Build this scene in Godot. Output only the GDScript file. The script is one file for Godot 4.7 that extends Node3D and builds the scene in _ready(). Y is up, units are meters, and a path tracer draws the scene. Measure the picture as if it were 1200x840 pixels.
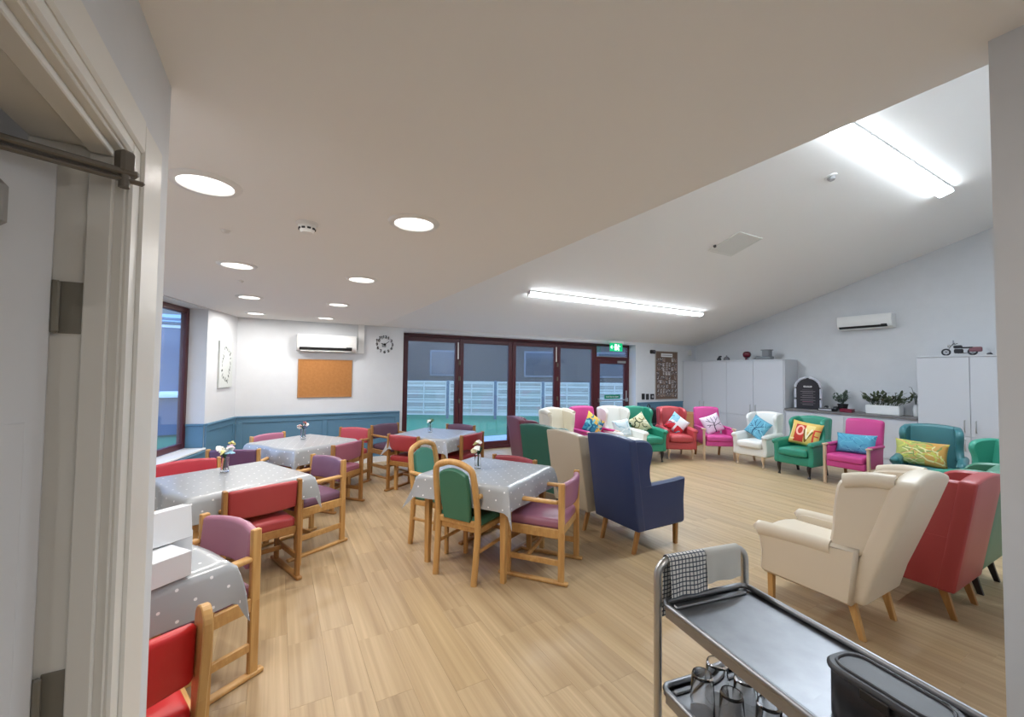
extends Node3D

# ------------------------------------------------------------------ helpers
var M := {}
var taken := {}
var mesh_cache := {}
const CEIL := 2.4
const BACK := -7.6
const SLOPE := 0.301

func numbered(called: String) -> String:
	if not taken.has(called):
		taken[called] = 0
		return called
	taken[called] += 1
	return "%s_%03d" % [called, taken[called]]

func rgb(r, g, b) -> Color:
	return Color(r / 255.0, g / 255.0, b / 255.0)

func mat(col: Color, rough := 0.6, metal := 0.0) -> StandardMaterial3D:
	var m := StandardMaterial3D.new()
	m.albedo_color = col
	m.roughness = rough
	m.metallic = metal
	return m

func tag(o: Node, label: String, category: String, group := ""):
	o.set_meta("label", label)
	o.set_meta("category", category)
	if group != "":
		o.set_meta("group", group)
	return o

func thing(called: String, label: String, category: String, at := Vector3.ZERO, turn := 0.0, group := "") -> Node3D:
	var o := Node3D.new()
	o.name = numbered(called)
	add_child(o)
	o.position = at
	o.rotation.y = turn
	tag(o, label, category, group)
	return o

func part(parent: Node, called: String, mesh: Mesh, m: Material, at := Vector3.ZERO) -> MeshInstance3D:
	var o := MeshInstance3D.new()
	o.name = called
	o.mesh = mesh
	o.material_override = m
	o.position = at
	parent.add_child(o, true)
	return o

func single(called: String, mesh: Mesh, m: Material, label: String, category: String, at := Vector3.ZERO, group := "") -> MeshInstance3D:
	var o := MeshInstance3D.new()
	o.name = numbered(called)
	o.mesh = mesh
	o.material_override = m
	o.position = at
	add_child(o)
	tag(o, label, category, group)
	return o

func structure(called: String, mesh: Mesh, m: Material, label := "") -> MeshInstance3D:
	var o := MeshInstance3D.new()
	o.name = numbered(called)
	o.mesh = mesh
	o.material_override = m
	add_child(o)
	o.set_meta("kind", "structure")
	if label != "":
		o.set_meta("label", label)
	return o

func structure_node(called: String, label: String, at := Vector3.ZERO) -> Node3D:
	var o := Node3D.new()
	o.name = numbered(called)
	add_child(o)
	o.position = at
	o.set_meta("kind", "structure")
	o.set_meta("label", label)
	return o

# --- surface tools
func st_new(smooth := false) -> SurfaceTool:
	var st := SurfaceTool.new()
	st.begin(Mesh.PRIMITIVE_TRIANGLES)
	st.set_smooth_group(0 if smooth else 0xFFFFFFFF)
	return st

func fin(st: SurfaceTool) -> ArrayMesh:
	st.generate_normals()
	return st.commit()

func tri(st: SurfaceTool, a: Vector3, b: Vector3, c: Vector3, out: Vector3):
	if (a - c).cross(a - b).dot(out) < 0.0:
		var t := b
		b = c
		c = t
	st.add_vertex(a)
	st.add_vertex(b)
	st.add_vertex(c)

func quad(st: SurfaceTool, a: Vector3, b: Vector3, c: Vector3, d: Vector3, out: Vector3):
	if (a - c).cross(a - b).dot(out) < 0.0:
		var t := b
		b = d
		d = t
	for v in [a, b, c, a, c, d]:
		st.add_vertex(v)

# chamfered box: centre, size
func cbox(st: SurfaceTool, c: Vector3, s: Vector3, bev := 0.004, xf := Transform3D()):
	var h := s * 0.5
	bev = minf(bev, minf(h.x, minf(h.y, h.z)) * 0.9)
	var i := h - Vector3.ONE * bev
	st.set_smooth_group(0xFFFFFFFF)
	for ax in 3:
		var u := (ax + 1) % 3
		var v := (ax + 2) % 3
		for sg in [-1.0, 1.0]:
			var q := []
			for k in [[-1, -1], [1, -1], [1, 1], [-1, 1]]:
				var p := Vector3.ZERO
				p[ax] = sg * h[ax]
				p[u] = k[0] * i[u]
				p[v] = k[1] * i[v]
				q.append(xf * (c + p))
			var o := Vector3.ZERO
			o[ax] = sg
			quad(st, q[0], q[1], q[2], q[3], xf.basis * o)
		# edges parallel to ax
		for su in [-1.0, 1.0]:
			for sv in [-1.0, 1.0]:
				var q := []
				for k in [[-1, 0], [1, 0], [1, 1], [-1, 1]]:
					var p := Vector3.ZERO
					p[ax] = k[0] * i[ax]
					if k[1] == 0:
						p[u] = su * h[u]
						p[v] = sv * i[v]
					else:
						p[u] = su * i[u]
						p[v] = sv * h[v]
					q.append(xf * (c + p))
				var o := Vector3.ZERO
				o[u] = su
				o[v] = sv
				quad(st, q[0], q[1], q[2], q[3], xf.basis * o)
	for sx in [-1.0, 1.0]:
		for sy in [-1.0, 1.0]:
			for sz in [-1.0, 1.0]:
				var sgn := Vector3(sx, sy, sz)
				var a := c + Vector3(h.x, i.y, i.z) * sgn
				var b := c + Vector3(i.x, h.y, i.z) * sgn
				var d := c + Vector3(i.x, i.y, h.z) * sgn
				tri(st, xf * a, xf * b, xf * d, xf.basis * sgn)

func box_mesh(s: Vector3, bev := 0.004, c := Vector3.ZERO) -> ArrayMesh:
	var st := st_new()
	cbox(st, c, s, bev)
	return fin(st)

# plain box between two corners
func span(a: Vector3, b: Vector3, bev := 0.0) -> ArrayMesh:
	var st := st_new()
	cbox(st, (a + b) * 0.5, (b - a).abs(), bev)
	return fin(st)

func axis_list(h: float, r: float, k: int, m: int) -> Array:
	var left := []
	for j in range(k, 0, -1):
		left.append(-(h - r) - r * tan(PI / 4.0 * j / k))
	var out := left.duplicate()
	for j in m + 1:
		out.append(lerpf(-(h - r), h - r, float(j) / m))
	for j in range(left.size() - 1, -1, -1):
		out.append(-left[j])
	return out

# rounded, deformable box with smooth normals
func pad(st: SurfaceTool, h: Vector3, r: float, c := Vector3.ZERO, f = null, xf := Transform3D(), k := 2, m := 4):
	st.set_smooth_group(0)
	r = minf(r, minf(h.x, minf(h.y, h.z)) * 0.98)
	var inn := h - Vector3.ONE * r
	for ax in 3:
		var u := (ax + 1) % 3
		var v := (ax + 2) % 3
		var lu := axis_list(h[u], r, k, m)
		var lv := axis_list(h[v], r, k, m)
		for sg in [-1.0, 1.0]:
			var rows := []
			for a in lu:
				var row := []
				for b in lv:
					var q := Vector3.ZERO
					q[ax] = sg * h[ax]
					q[u] = a
					q[v] = b
					var core := q.clamp(-inn, inn)
					var p: Vector3 = core + (q - core).normalized() * r + c
					if f != null:
						p = f.call(p)
					row.append(xf * p)
				rows.append(row)
			for i in lu.size() - 1:
				for j in lv.size() - 1:
					var a: Vector3 = rows[i][j]
					var b: Vector3 = rows[i + 1][j]
					var d: Vector3 = rows[i + 1][j + 1]
					var e: Vector3 = rows[i][j + 1]
					if sg < 0:
						for w in [a, b, d, a, d, e]:
							st.add_vertex(w)
					else:
						for w in [a, d, b, a, e, d]:
							st.add_vertex(w)

func pad_mesh(h: Vector3, r: float, c := Vector3.ZERO, f = null, k := 2, m := 4) -> ArrayMesh:
	var st := st_new(true)
	pad(st, h, r, c, f, Transform3D(), k, m)
	return fin(st)

# outline in the XY plane, extruded along Z, bevelled
func prism(st: SurfaceTool, poly: PackedVector2Array, depth: float, bev := 0.0, xf := Transform3D(), smooth := false):
	if Geometry2D.is_polygon_clockwise(poly):
		poly = poly.duplicate()
		poly.reverse()
	var n := poly.size()
	var inner := PackedVector2Array()
	for i in n:
		var d0 := (poly[i] - poly[(i + n - 1) % n]).normalized()
		var d1 := (poly[(i + 1) % n] - poly[i]).normalized()
		var nn := (Vector2(-d0.y, d0.x) + Vector2(-d1.y, d1.x)).normalized()
		inner.append(poly[i] + nn * bev)
	var z0 := depth * 0.5
	var z1 := z0 - bev
	st.set_smooth_group(1 if smooth else 0xFFFFFFFF)
	for i in n:
		var j := (i + 1) % n
		var o2 := (poly[j] - poly[i]).orthogonal()
		var o := xf.basis * Vector3(o2.x, o2.y, 0)
		# orthogonal() of a counterclockwise edge points outward or inward; probe with the inner outline
		var probe := (poly[i] - inner[i]) if bev > 0.0 else Vector2(o2)
		if bev > 0.0 and o2.dot(probe) < 0.0:
			o = -o
		elif bev <= 0.0:
			o = xf.basis * Vector3(poly[j].y - poly[i].y, -(poly[j].x - poly[i].x), 0)
		quad(st, xf * Vector3(poly[i].x, poly[i].y, -z1), xf * Vector3(poly[j].x, poly[j].y, -z1), xf * Vector3(poly[j].x, poly[j].y, z1), xf * Vector3(poly[i].x, poly[i].y, z1), o)
		if bev > 0.0:
			for s in [-1.0, 1.0]:
				quad(st, xf * Vector3(poly[i].x, poly[i].y, s * z1), xf * Vector3(poly[j].x, poly[j].y, s * z1), xf * Vector3(inner[j].x, inner[j].y, s * z0), xf * Vector3(inner[i].x, inner[i].y, s * z0), o + xf.basis * Vector3(0, 0, s * o.length()))
	st.set_smooth_group(0xFFFFFFFF)
	var idx := Geometry2D.triangulate_polygon(poly)
	for s in [-1.0, 1.0]:
		for k in range(0, idx.size(), 3):
			tri(st, xf * Vector3(inner[idx[k]].x, inner[idx[k]].y, s * z0), xf * Vector3(inner[idx[k + 1]].x, inner[idx[k + 1]].y, s * z0), xf * Vector3(inner[idx[k + 2]].x, inner[idx[k + 2]].y, s * z0), xf.basis * Vector3(0, 0, s))

func prism_mesh(poly: PackedVector2Array, depth: float, bev := 0.0, smooth := false, xf := Transform3D()) -> ArrayMesh:
	var st := st_new()
	prism(st, poly, depth, bev, xf, smooth)
	return fin(st)

# round tube along points; rad is a number or one number per point
func tube(st: SurfaceTool, pts: Array, rad, seg := 8, caps := true, squash := 1.0):
	st.set_smooth_group(2)
	var n := pts.size()
	var side := Vector3.ZERO
	var rings := []
	for i in n:
		var t: Vector3 = (pts[mini(i + 1, n - 1)] - pts[maxi(i - 1, 0)]).normalized()
		if side == Vector3.ZERO:
			side = t.cross(Vector3.UP if absf(t.y) < 0.9 else Vector3.RIGHT).normalized()
		side = (side - t * side.dot(t)).normalized()
		var up := side.cross(t)
		var r: float = rad[i] if rad is Array else rad
		var ring := []
		for k in seg:
			var a := TAU * k / seg
			ring.append(pts[i] + side * cos(a) * r + up * sin(a) * r * squash)
		rings.append(ring)
	for i in n - 1:
		for k in seg:
			var l := (k + 1) % seg
			var mid: Vector3 = (pts[i] + pts[i + 1]) * 0.5
			var o: Vector3 = (rings[i][k] + rings[i + 1][l]) * 0.5 - mid
			quad(st, rings[i][k], rings[i][l], rings[i + 1][l], rings[i + 1][k], o)
	if caps:
		st.set_smooth_group(0xFFFFFFFF)
		for e in [0, n - 1]:
			var o: Vector3 = (pts[0] - pts[1]) if e == 0 else (pts[n - 1] - pts[n - 2])
			for k in range(1, seg - 1):
				tri(st, rings[e][0], rings[e][k], rings[e][k + 1], o)

func tube_mesh(pts: Array, rad, seg := 8, squash := 1.0) -> ArrayMesh:
	var st := st_new()
	tube(st, pts, rad, seg, true, squash)
	return fin(st)

func lathe(st: SurfaceTool, prof: Array, seg := 20, xf := Transform3D()):
	st.set_smooth_group(3)
	var grp := 3
	var last := Vector2.ZERO
	for i in prof.size() - 1:
		var p: Vector2 = prof[i]
		var q: Vector2 = prof[i + 1]
		var nrm := Vector2(q.y - p.y, -(q.x - p.x))
		if i > 0 and nrm.normalized().dot(last) < 0.6:
			grp = 7 - grp
			st.set_smooth_group(grp)
		last = nrm.normalized()
		for k in seg:
			var a := TAU * k / seg
			var b := TAU * (k + 1) / seg
			var m := (a + b) * 0.5
			var o := Vector3(cos(m) * nrm.x, nrm.y, sin(m) * nrm.x)
			var v0 := Vector3(cos(a) * p.x, p.y, sin(a) * p.x)
			var v1 := Vector3(cos(b) * p.x, p.y, sin(b) * p.x)
			var v2 := Vector3(cos(b) * q.x, q.y, sin(b) * q.x)
			var v3 := Vector3(cos(a) * q.x, q.y, sin(a) * q.x)
			if p.x < 1e-5:
				tri(st, xf * v0, xf * v2, xf * v3, xf.basis * o)
			elif q.x < 1e-5:
				tri(st, xf * v0, xf * v1, xf * v2, xf.basis * o)
			else:
				quad(st, xf * v0, xf * v1, xf * v2, xf * v3, xf.basis * o)

func lathe_mesh(prof: Array, seg := 20) -> ArrayMesh:
	var st := st_new()
	lathe(st, prof, seg)
	return fin(st)

# smooth curve through points
func curve(pts: Array, steps := 4) -> Array:
	var out := []
	for i in pts.size() - 1:
		var p0: Vector3 = pts[maxi(i - 1, 0)]
		var p1: Vector3 = pts[i]
		var p2: Vector3 = pts[i + 1]
		var p3: Vector3 = pts[mini(i + 2, pts.size() - 1)]
		for k in steps:
			out.append(p1.cubic_interpolate(p2, p0, p3, float(k) / steps))
	out.append(pts[pts.size() - 1])
	return out

func curve2(pts: Array, steps := 4) -> PackedVector2Array:
	var v := []
	for p in pts:
		v.append(Vector3(p.x, p.y, 0))
	var out := PackedVector2Array()
	for p in curve(v, steps):
		out.append(Vector2(p.x, p.y))
	return out

# picture for a print: background, then strokes [colour, width, points...] in 0..1
func print_image(size: int, bg: Color, strokes: Array, blobs := []) -> ImageTexture:
	var im := Image.create(size, size, true, Image.FORMAT_RGB8)
	im.fill(bg)
	for b in blobs:
		var c: Color = b[0]
		var r := Rect2i(int(b[1] * size), int(b[2] * size), maxi(1, int(b[3] * size)), maxi(1, int(b[4] * size)))
		im.fill_rect(r, c)
	for s in strokes:
		var col: Color = s[0]
		var w: float = s[1] * size * 0.5
		var pts: Array = s[2]
		for i in pts.size() - 1:
			var a: Vector2 = pts[i] * size
			var b: Vector2 = pts[i + 1] * size
			var lo := (Vector2(minf(a.x, b.x), minf(a.y, b.y)) - Vector2.ONE * (w + 1)).floor()
			var hi := (Vector2(maxf(a.x, b.x), maxf(a.y, b.y)) + Vector2.ONE * (w + 1)).ceil()
			for y in range(maxi(0, int(lo.y)), mini(size, int(hi.y) + 1)):
				for x in range(maxi(0, int(lo.x)), mini(size, int(hi.x) + 1)):
					var p := Vector2(x + 0.5, y + 0.5)
					var q := Geometry2D.get_closest_point_to_segment(p, a, b)
					if p.distance_to(q) < w:
						im.set_pixel(x, y, col)
	im.generate_mipmaps()
	return ImageTexture.create_from_image(im)

func print_mat(t: Texture2D, rough := 0.8) -> StandardMaterial3D:
	var m := mat(Color.WHITE, rough)
	m.albedo_texture = t
	return m

# flat rectangle in XY facing +Z with UVs, given thickness behind it
func card_mesh(w: float, h: float, t := 0.004) -> ArrayMesh:
	var st := st_new()
	var x := w * 0.5
	var y := h * 0.5
	var fr := [[Vector3(-x, y, 0), Vector2(0, 0)], [Vector3(x, y, 0), Vector2(1, 0)], [Vector3(x, -y, 0), Vector2(1, 1)], [Vector3(-x, -y, 0), Vector2(0, 1)]]
	for k in [0, 1, 2, 0, 2, 3]:
		st.set_uv(fr[k][1])
		st.add_vertex(fr[k][0])
	st.set_uv(Vector2(0.01, 0.01))
	var b := Vector3(0, 0, -t)
	for k in 4:
		var l := (k + 1) % 4
		quad(st, fr[k][0], fr[l][0], fr[l][0] + b, fr[k][0] + b, (fr[k][0] + fr[l][0]))
	quad(st, fr[0][0] + b, fr[1][0] + b, fr[2][0] + b, fr[3][0] + b, Vector3(0, 0, -1))
	return fin(st)

func face_turn(fx: float, fz: float) -> float:
	return atan2(fx, fz)

# ------------------------------------------------------------------ scene
func _ready():
	camera_and_light()
	materials()
	shell()
	outside()
	patio()
	entrance()
	ceiling_fittings()
	tables_and_dining_chairs()
	armchairs()
	wall_things()
	cabinets()
	trolley()

func camera_and_light():
	var cam := Camera3D.new()
	cam.name = "camera"
	var yaw := deg_to_rad(29.431)
	var pitch := deg_to_rad(1.937)
	var roll := deg_to_rad(0.669)
	var f := Vector3(sin(yaw) * cos(pitch), sin(pitch), -cos(yaw) * cos(pitch))
	var rt := Vector3(cos(yaw), 0, sin(yaw))
	var up := rt.cross(f)
	cam.transform = Transform3D(Basis(rt * cos(roll) + up * sin(roll), up * cos(roll) - rt * sin(roll), -f), Vector3(0, 1.6, 0))
	cam.fov = rad_to_deg(2.0 * atan(420.0 / 486.577))
	cam.near = 0.02
	cam.far = 200.0
	add_child(cam)
	cam.current = true
	var we := WorldEnvironment.new()
	we.name = "environment"
	var e := Environment.new()
	e.background_mode = Environment.BG_SKY
	var sky := Sky.new()
	var sm := ProceduralSkyMaterial.new()
	sm.sky_top_color = rgb(92, 132, 192)
	sm.sky_horizon_color = rgb(156, 182, 216)
	sm.ground_horizon_color = rgb(110, 130, 160)
	sm.ground_bottom_color = rgb(50, 55, 60)
	sm.sky_energy_multiplier = 1.0
	sky.sky_material = sm
	e.sky = sky
	e.background_energy_multiplier = 13.0
	e.tonemap_mode = Environment.TONE_MAPPER_LINEAR
	e.tonemap_exposure = 0.64
	e.sdfgi_enabled = true
	e.ssao_enabled = true
	e.ssil_enabled = true
	we.environment = e
	add_child(we)

func noise_image(size: int, sx: float, sy: float, lo: Color, hi: Color, seed_ := 1, freq := 0.01) -> ImageTexture:
	var n := FastNoiseLite.new()
	n.seed = seed_
	n.frequency = freq
	n.fractal_octaves = 4
	var n2 := FastNoiseLite.new()
	n2.seed = seed_ + 7
	n2.frequency = freq * 0.35
	var im := Image.create(size, size, true, Image.FORMAT_RGB8)
	for y in size:
		for x in size:
			# blend the two ends so that the picture repeats
			var v := n.get_noise_2d(x * sx, y * sy) * 0.5 + n2.get_noise_2d(x * sx, y * sy) * 0.75
			var w := float(x) / size
			var v2 := n.get_noise_2d((x - size) * sx, y * sy) * 0.5 + n2.get_noise_2d((x - size) * sx, y * sy) * 0.75
			v = lerpf(v, v2, w)
			im.set_pixel(x, y, lo.lerp(hi, clampf(0.5 + v, 0.0, 1.0)))
	im.generate_mipmaps()
	return ImageTexture.create_from_image(im)

func tri_noise(m: StandardMaterial3D, t: Texture2D, scale: float):
	m.albedo_texture = t
	m.uv1_triplanar = true
	m.uv1_world_triplanar = true
	m.uv1_scale = Vector3.ONE * scale
	return m

func materials():
	var plaster := noise_image(128, 1.0, 1.0, rgb(250, 250, 250), rgb(255, 255, 255), 3, 0.05)
	M.wall = tri_noise(mat(rgb(217, 219, 222), 0.85), plaster, 0.7)
	M.ceiling = mat(rgb(242, 241, 239), 0.9)
	M.trim = mat(rgb(222, 220, 214), 0.4)
	M.door = mat(rgb(222, 224, 228), 0.45)
	M.blue = mat(rgb(86, 126, 152), 0.5)
	M.sill = mat(rgb(232, 234, 234), 0.35)
	M.frame = mat(rgb(74, 22, 30), 0.4)
	M.steel = mat(rgb(190, 190, 188), 0.32, 1.0)
	M.chrome = mat(rgb(205, 205, 205), 0.2, 1.0)
	M.brass = mat(rgb(125, 118, 104), 0.45, 0.8)
	M.black = mat(rgb(22, 22, 25), 0.45)
	M.white = mat(rgb(236, 236, 234), 0.45)
	M.offwhite = mat(rgb(220, 219, 214), 0.5)
	M.cabinet = mat(rgb(205, 207, 212), 0.5)
	M.worktop = mat(rgb(120, 118, 118), 0.5)
	M.glass = mat(Color(0.75, 0.82, 0.88, 0.08), 0.0)
	M.glass.transparency = BaseMaterial3D.TRANSPARENCY_ALPHA
	M.tumbler = mat(Color(1.0, 1.0, 1.0, 0.0), 0.01)
	M.tumbler.refraction_enabled = true
	M.tumbler.refraction_scale = 0.05
	M.lamp = mat(Color.WHITE, 0.5)
	M.lamp.emission_enabled = true
	M.lamp.emission = Color(1.0, 0.985, 0.96)
	M.lamp.emission_energy_multiplier = 5.0
	M.strip_lamp = M.lamp.duplicate()
	M.strip_lamp.emission = Color(0.93, 0.97, 1.0)
	M.strip_lamp.emission_energy_multiplier = 28.0
	# oak-look vinyl
	var grain := noise_image(512, 1.3, 0.07, rgb(168, 143, 109), rgb(206, 182, 145), 11, 0.02)
	M.plank = []
	for c in [rgb(255, 252, 248), rgb(248, 245, 241), rgb(252, 248, 240), rgb(244, 241, 238)]:
		var m := mat(c, 0.42)
		m.albedo_texture = grain
		M.plank.append(m)
	M.floor_base = mat(rgb(150, 128, 102), 0.8)
	var wg := noise_image(256, 3.0, 0.25, rgb(206, 160, 98), rgb(230, 190, 126), 21, 0.03)
	M.wood = mat(rgb(235, 225, 215), 0.42)
	M.wood.albedo_texture = wg
	M.wood.uv1_triplanar = true
	M.wood.uv1_scale = Vector3.ONE * 2.0
	M.wood_brown = mat(rgb(190, 170, 150), 0.45)
	M.wood_brown.albedo_texture = wg
	M.wood_brown.uv1_triplanar = true
	M.wood_brown.uv1_scale = Vector3.ONE * 2.0
	M.dark_wood = mat(rgb(34, 24, 22), 0.4)
	M.pale_wood = mat(rgb(206, 178, 148), 0.45)
	var cork := noise_image(128, 6.0, 6.0, rgb(172, 120, 68), rgb(186, 133, 78), 5, 0.03)
	M.cork = tri_noise(mat(rgb(245, 235, 225), 0.9), cork, 2.0)

# ------------------------------------------------------------------ room
func shell():
	# floor: slab, then planks laid along the room
	var fl := structure("floor", span(Vector3(-3.2, -0.2, -8.05), Vector3(10.5, -0.004, 2.8)), M.floor_base, "pale oak plank floor")
	var pw := 0.182
	var pl := 1.22
	var variants := []
	for v in 6:
		var st := st_new()
		plank(st, pw, pl, v)
		variants.append(fin(st))
	var spots := []
	var rng := RandomNumberGenerator.new()
	rng.seed = 5
	var cols := int(13.2 / pw)
	var cam := Vector3(0, 1.6, 0)
	var fwd := Vector3(0.49, 0, -0.87)
	for c in cols:
		var x := -3.0 + (c + 0.5) * pw
		var z := -7.88 - fmod(c * 0.437, 1.0) * pl + rng.randf() * 0.1
		while z < 2.6:
			var p := Vector3(x, 0, z + pl * 0.5)
			var q := Vector3(x, -0.0, p.z)
			var d := q - cam
			var deep := d.dot(fwd)
			var rank := 1e9
			if deep > 0.35 and absf(d.dot(Vector3(0.87, 0, 0.49))) < deep * 1.3 + 0.5 and -d.y < deep * 0.92 + 0.5:
				rank = d.length() * (1.0 if x > -0.6 else 3.0)
			if p.z > -8.2:
				spots.append([rank, p, rng.randi() % 6, rng.randi() % 4])
			z += pl
	spots.sort_custom(func(a, b): return a[0] < b[0])
	var rest := st_new()
	for i in spots.size():
		var s: Array = spots[i]
		if i < 290:
			part(fl, "plank", variants[s[2]], M.plank[s[3]], s[1])
		else:
			plank(rest, pw, pl, s[2], s[1])
	var o := part(fl, "planks_beyond", fin(rest), M.plank[0])
	o.set_meta("kind", "stuff")
	# walls
	var h := 4.9
	var ol := 2.0
	var orr := 7.88
	var otop := 2.335
	structure("wall_back", box_wall([[Vector3(-0.75, -0.1, BACK - 0.3), Vector3(ol, 2.7, BACK)], [Vector3(orr, -0.1, BACK - 0.3), Vector3(10.45, 2.7, BACK)], [Vector3(ol, otop, BACK - 0.3), Vector3(orr, 2.7, BACK)]]), M.wall, "white back wall around the glazed doors")
	structure("wall_right", box_wall([[Vector3(10.2, -0.1, BACK - 0.2), Vector3(10.45, h, 0.1)]]), M.wall, "tall white gable wall behind the cabinets")
	# corridor and near walls; the right corner stands at the end of the corridor
	structure("wall_near", box_wall([[Vector3(1.45, -0.1, -0.285), Vector3(10.45, h, -0.1)]]), M.wall, "white wall behind the row of armchairs")
	structure("wall_corridor", box_wall([[Vector3(1.45, -0.1, -0.1), Vector3(1.65, 2.6, 2.6)], [Vector3(-3.2, -0.1, 2.5), Vector3(1.65, 2.6, 2.7)]]), M.wall, "white corridor wall")
	# sloped ceiling, flat ceiling and the bulkhead between
	var st := st_new()
	var poly := PackedVector2Array([Vector2(BACK - 0.3, CEIL - 0.3 * SLOPE), Vector2(0.0, CEIL + SLOPE * -BACK), Vector2(0.0, CEIL + SLOPE * -BACK + 0.2), Vector2(BACK - 0.3, CEIL + 0.11)])
	prism(st, poly, 10.45 - 1.46, 0.0, Transform3D(Basis(Vector3(0, 0, 1), Vector3(0, 1, 0), Vector3(-1, 0, 0)), Vector3((10.45 + 1.46) * 0.5, 0, 0)))
	structure("ceiling", fin(st), M.ceiling, "white ceiling sloping up from the glazed doors")
	structure("ceiling", box_wall([[Vector3(-3.2, CEIL, BACK - 0.2), Vector3(1.56, CEIL + 0.12, 2.7)]]), M.ceiling, "flat white ceiling with round downlights")
	st = st_new()
	poly = PackedVector2Array([Vector2(BACK + 0.3, CEIL + 0.1), Vector2(0.0, CEIL + 0.1), Vector2(0.0, CEIL + SLOPE * -BACK + 0.1), Vector2(BACK + 0.3, CEIL + 0.14)])
	prism(st, poly, 0.1, 0.0, Transform3D(Basis(Vector3(0, 0, 1), Vector3(0, 1, 0), Vector3(-1, 0, 0)), Vector3(1.51, 0, 0)))
	structure("wall_bulkhead", fin(st), M.wall)
	# angled left wall with a window recess
	var t := Vector3(-0.287, 0, 0.958).normalized()
	var xf := Transform3D(Basis(t, Vector3.UP, t.cross(Vector3.UP)), Vector3(-0.55, 0, BACK))
	var w0 := 0.92
	var w1 := 3.0
	st = st_new()
	for b in [[-0.3, w0, -0.1, 2.6], [w1, 6.8, -0.1, 2.6], [w0, w1, -0.1, 0.55], [w0, w1, 2.385, 2.6]]:
		cbox(st, Vector3((b[0] + b[1]) * 0.5, (b[2] + b[3]) * 0.5, 0.15), Vector3(b[1] - b[0], b[3] - b[2], 0.3), 0.0, xf)
	structure("wall_left", fin(st), M.wall, "angled white wall with a tall window recess")
	# sill board
	st = st_new()
	cbox(st, Vector3((w0 + w1) * 0.5, 0.562, 0.09), Vector3(w1 - w0 - 0.002, 0.025, 0.24), 0.005, xf)
	structure("trim_1", fin(st), M.sill, "white window sill board")
	# window
	var win := structure_node("window_1", "tall dark red framed window in the angled wall")
	st = st_new()
	for b in [[w0, w0 + 0.07, 0.575, 2.385], [w1 - 0.07, w1, 0.575, 2.385], [w0 + 0.07, w1 - 0.07, 0.575, 0.645], [w0 + 0.07, w1 - 0.07, 2.315, 2.385]]:
		cbox(st, Vector3((b[0] + b[1]) * 0.5, (b[2] + b[3]) * 0.5, 0.245), Vector3(b[1] - b[0], b[3] - b[2], 0.07), 0.006, xf)
	part(win, "window_frame", fin(st), M.frame)
	st = st_new()
	cbox(st, Vector3((w0 + w1) * 0.5, 1.48, 0.245), Vector3(w1 - w0 - 0.14, 1.67, 0.006), 0.0, xf)
	part(win, "pane", fin(st), M.glass)
	# blue panelled dado
	wainscot("trim_2", Transform3D(Basis(Vector3(1, 0, 0), Vector3.UP, Vector3(0, 0, 1)), Vector3(-0.55, 0, BACK)), 0.02, 2.5, [[0.1, 1.22], [1.3, 2.42]], 0.86)
	wainscot("trim_3", Transform3D(Basis(Vector3(1, 0, 0), Vector3.UP, Vector3(0, 0, 1)), Vector3(orr, 0, BACK)), 0.05, 1.75, [[0.1, 0.85], [0.93, 1.68]], 0.86)
	var xl := Transform3D(Basis(-t, Vector3.UP, -t.cross(Vector3.UP)), Vector3(-0.55, 0, BACK))
	wainscot("trim_4", xl, -0.92, -0.02, [[-0.84, -0.1]], 0.86)
	wainscot("trim_5", xl, -2.95, -0.925, [[-1.85, -1.0], [-2.8, -1.95]], 0.52)
	# reveal of the recess carries the dado too
	var p := xf * Vector3(w0, 0, 0.0)
	st = st_new()
	cbox(st, Vector3(w0 + 0.008, 0.715, 0.105), Vector3(0.016, 0.28, 0.205), 0.002, xf)
	cbox(st, Vector3(w0 + 0.014, 0.87, 0.10), Vector3(0.028, 0.03, 0.215), 0.004, xf)
	structure("trim_6", fin(st), M.blue, "blue dado return inside the window recess")
	# skirting
	structure("baseboard_back", box_wall([[Vector3(-0.5, 0, BACK + 0.012), Vector3(1.99, 0.1, BACK + 0.034)]]), M.white, "white skirting board under the blue panelling")
	# side room behind the open door, and the wall that ends beside the camera
	structure("wall_side_room", box_wall([[Vector3(-2.6, -0.1, -1.49), Vector3(-0.285, 2.45, -1.37)], [Vector3(-3.2, -0.1, -1.6), Vector3(-3.0, 2.45, 2.6)]]), M.wall, "white wall of the side room")

func plank(st: SurfaceTool, w: float, l: float, v: int, at := Vector3.ZERO):
	var g := 0.00025
	var x := w * 0.5 - g
	var z := l * 0.5 - g
	var b := 0.0006
	var u0 := fmod(v * 0.371, 1.0)
	var v0 := fmod(v * 0.233, 1.0)
	var top := [Vector3(-x + b, 0, -z + b), Vector3(x - b, 0, -z + b), Vector3(x - b, 0, z - b), Vector3(-x + b, 0, z - b)]
	var low := [Vector3(-x, -b, -z), Vector3(x, -b, -z), Vector3(x, -b, z), Vector3(-x, -b, z)]
	st.set_smooth_group(0xFFFFFFFF)
	var f := func(p: Vector3):
		st.set_uv(Vector2(u0 + p.x * 1.9, v0 + p.z * 0.75))
		st.add_vertex(p + at)
	for k in [0, 1, 2, 0, 2, 3]:
		f.call(top[k])
	for k in 4:
		var j := (k + 1) % 4
		for q in [low[k], low[j], top[j], low[k], top[j], top[k]]:
			f.call(q)
		for q in [low[k] - Vector3(0, 0.0025, 0), low[j] - Vector3(0, 0.0025, 0), low[j], low[k] - Vector3(0, 0.0025, 0), low[j], low[k]]:
			f.call(q)

func box_wall(list: Array) -> ArrayMesh:
	var st := st_new()
	for b in list:
		cbox(st, (b[0] + b[1]) * 0.5, (b[1] - b[0]).abs(), 0.0)
	return fin(st)

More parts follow.
